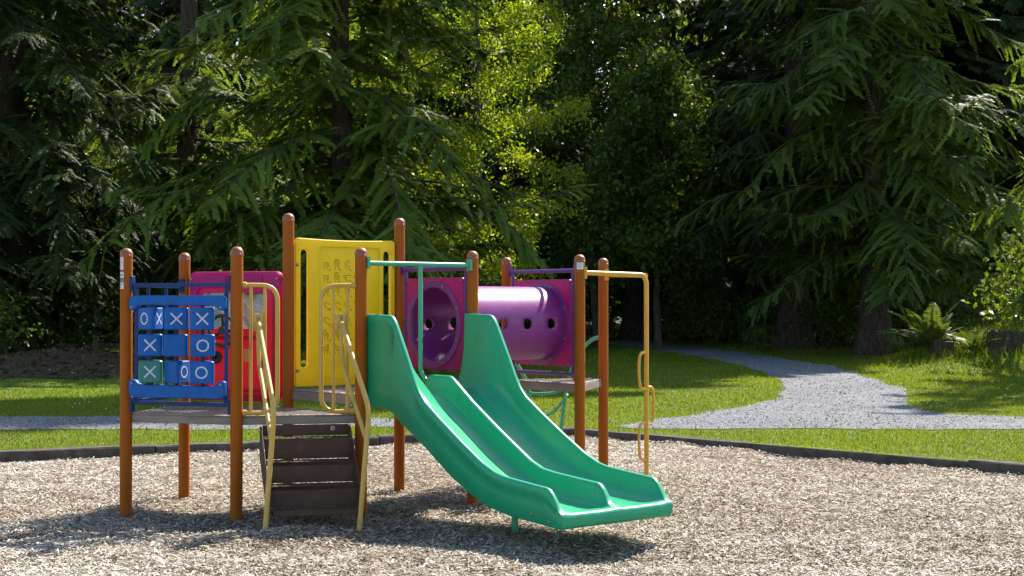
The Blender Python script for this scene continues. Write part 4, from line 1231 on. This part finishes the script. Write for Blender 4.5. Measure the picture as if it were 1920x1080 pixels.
for row, Y in enumerate((57, 64, 72, 82, 95, 110)):
    k = 0; x = -Y * .62
    while x < Y * .62:
        spots.append((x + rr.uniform(-1.1, 1.1), Y + rr.uniform(-2.5, 2.5), row)); x += (4.4, 4.2, 4.2, 4.4, 4.8, 5.2)[row]
for i, (x, Y, row) in enumerate(spots):
    s0_ = (1.0, 1.0, 1.25, 1.35, 1.5, 1.75)[row]
    if row == 0 and (abs(x - gx(180, 57)) < 3.6 or 2.6 < x < 9.2 or abs(x - gx(1190, 58)) < 2.5 or abs(x - gx(1060, 60)) < 1.5): continue
    k = rr.choice((0, 1, 1, 2)) if row < 2 else rr.choice((1, 1, 2))
    c = copy_tree(kinds[k]); c.location = (x, Y, .1); c.rotation_euler = (0, 0, rr.uniform(0, 6.28)); s = rr.uniform(.82, 1.12); c.scale = (s, s, s * s0_ * rr.uniform(.95, 1.1))


# -- shrubs and ferns
def shrub(name, px, Y, label, r=1.0, h=1.2, n_=90, leaf=.10, k=6, crownmat='maple', seed=1, group=None, cat='shrub', X=None):
    rg = np.random.default_rng(seed); x = gx(px, Y) if X is None else X
    z = float(lawn_z(np.array(x), np.array(Y))); t = empty(name, (x, Y, z)); tag(t, label, cat, group)
    az = rg.random(n_) * 6.283; q = rg.random(n_) ** .5; zz = rg.random(n_) ** .8
    C = np.stack([np.cos(az) * r * q * (1 - .45 * zz ** 2), np.sin(az) * r * q * (1 - .45 * zz ** 2), .12 + h * zz * (1 - .35 * q ** 2)], 1)
    C[:, 2] += rg.normal(0, .10 * h, n_).clip(-.1, .3)
    Q = leaves_at(rg, C, .10 + .05 * r, k, leaf, .8)
    quads('foliage', Q, np.clip(.5 + np.repeat(rg.normal(0, .13, n_), k) + rg.normal(0, .13, len(Q)), 0, 1), M[crownmat], t)
    m = MB()
    for i in range(9):
        c = C[i]; m.tube([(c[0] * .1, c[1] * .1, -.05), (c[0] * .5, c[1] * .5, c[2] * .55), tuple(c)], [.022, .014, .005], 5)
    m.build('stem', M['bark'], t, smooth=True); return t


def fern(px, Y, label, L=.9, nf_=16, seed=1, group=None, X=None):
    rg = np.random.default_rng(seed); x = gx(px, Y) if X is None else X
    z = float(lawn_z(np.array(x), np.array(Y))); t = empty('fern', (x, Y, z)); tag(t, label, 'fern', group)
    QS, TS = [], []
    for i in range(nf_):
        az = i * 2.39996 + rg.normal(0, .3); l = L * rg.uniform(.65, 1.15); el = rg.uniform(.7, 1.4)
        s = np.linspace(.06, 1, 30); d = np.array([math.cos(az), math.sin(az), 0]); sdv = np.array([-d[1], d[0], 0])
        ps = d * (l * s * math.cos(el) + l * .22 * s ** 2)[:, None] + np.array([0, 0, 1.]) * (l * (s * math.sin(el) - (.20 + .25 * (1.45 - el)) * s ** 2.4))[:, None]
        T = norm(np.gradient(ps, axis=0))
        pl = .17 * l * np.sin(np.pi * np.clip(s, .02, .98) ** .75) ** .7
        for sg in (-1, 1):
            dd = norm(sg * sdv + T * .35 + rg.normal(0, .08, (30, 3)) + np.array([0, 0, -.15])); w_ = T * (.013 * L + pl[:, None] * .09)
            QS.append(np.stack([ps - w_, ps + dd * pl[:, None] * .5 - w_ * .8, ps + dd * pl[:, None], ps + dd * pl[:, None] * .5 + w_ * .8 + w_ * .2], 1)); TS.append(np.clip(.5 + rg.normal(0, .12) + rg.normal(0, .08, 30), 0, 1))
    quads('fronds', np.concatenate(QS), np.concatenate(TS), M['fern'], t)
    return t


fern(1745, 32.9, 'big pale sword fern arching beside the grey stump', 1.35, 26, 41)
fern(1690, 37.0, 'small pale fern at the foot of the massive flared cedar', .95, 16, 42)
fern(1825, 31.8, 'low fern between the two weathered stumps', .8, 14, 43)
shrub('leafy_bush', 1912, 33.6, 'bright yellow-green leafy bush at the right edge', 1.05, 2.3, 170, .16, 6, 'brightleaf', 44)
shrub('leafy_bush', 1868, 37.5, 'darker green bush behind the big pale fern', 1.5, 2.0, 220, .13, 6, 'maple', 45)
shrub('leafy_bush', 1425, 44.5, 'small round bush on the lawn edge beyond the gravel path', .62, .75, 70, .09, 6, 'maple', 46)
proto = shrub('undergrowth_shrub', 1330, 50.5, 'dark leafy shrub in the shade at the forest edge', 1.5, 1.7, 170, .14, 6, 'maple', 47, 'shrubs along the shaded forest edge')
for px, Y, s in ((1260, 53, .9), (1395, 52, 1.1), (1545, 46.5, 1.0), (1590, 47.5, 1.2), (1725, 43, 1.1), (1790, 42, 1.25), (1450, 53.5, 1.2), (1870, 43, 1.3), (1920, 38, 1.1), (20, 34.5, .9), (85, 35, 1.0), (-30, 31, .8), (1000, 55, 1.3), (930, 54, 1.3), (840, 53, 1.2),
                 (560, 52, 1.4), (420, 53, 1.2), (300, 55, 1.2), (700, 51, 1.3), (1130, 66, 1.2)):
    c = copy_tree(proto); x = gx(px, Y); c.location = (x, Y, float(lawn_z(np.array(x), np.array(Y)))); c.rotation_euler = (0, 0, px * .7); c.scale = (s, s, s)
b = shrub('sunlit_shrub', 165, 53.5, 'pale sunlit fern-like brush far off between the left trunks', 1.7, 1.0, 160, .15, 6, 'brightleaf', 48, 'sunlit brush between the left trunks')
for px, Y, s in ((110, 54, 1), (218, 54.5, .9), (265, 55, 1.1)):
    c = copy_tree(b); c.location = (gx(px, Y), Y, .1); c.scale = (s, s, s); c.rotation_euler = (0, 0, px)


def stump(px, Y, r, h, label, seed):
    rg = random.Random(seed); x = gx(px, Y); z = float(lawn_z(np.array(x), np.array(Y))); t = empty('tree_stump', (x, Y, z)); tag(t, label, 'stump')
    m = MB(); n_ = 28; lv = [(-.2, 1.5), (.08, 1.25), (.3 * h, 1.05), (.7 * h, .97), (h, .92)]; vs_ = []
    rad = [1 + rg.uniform(-.10, .10) + .08 * math.sin(5 * 6.283 * k / n_) for k in range(n_)]; top = [rg.uniform(-.12, .10) * h for k in range(n_)]
    for i, (zz, f) in enumerate(lv):
        for k in range(n_):
            a = 6.283 * k / n_; q = 1 + (rad[k] - 1) * (1.8 if i < 2 else 1); vs_.append((math.cos(a) * r * f * q, math.sin(a) * r * f * q, zz + (top[k] if i == 4 else 0)))
    K = len(vs_); vs_ += [(v[0] * .6, v[1] * .6, h * .86 + rg.uniform(-.04, .04)) for v in vs_[-n_:]]; vs_.append((0, 0, h * .8))
    fs_ = [(i * n_ + k, i * n_ + (k + 1) % n_, (i + 1) * n_ + (k + 1) % n_, (i + 1) * n_ + k) for i in range(5) for k in range(n_)]
    fs_ += [(5 * n_ + k, 5 * n_ + (k + 1) % n_, 6 * n_) for k in range(n_)]
    m.add(vs_, fs_); m.build('trunk', M['stump'], t, smooth=True, ang=50); return t


stump(1772, 32.3, .27, .30, 'short silver-grey stump in the long grass beside the big fern', 1)
stump(1893, 31.9, .48, .36, 'wide brown weathered stump at the right, in front of the leafy bush', 2)
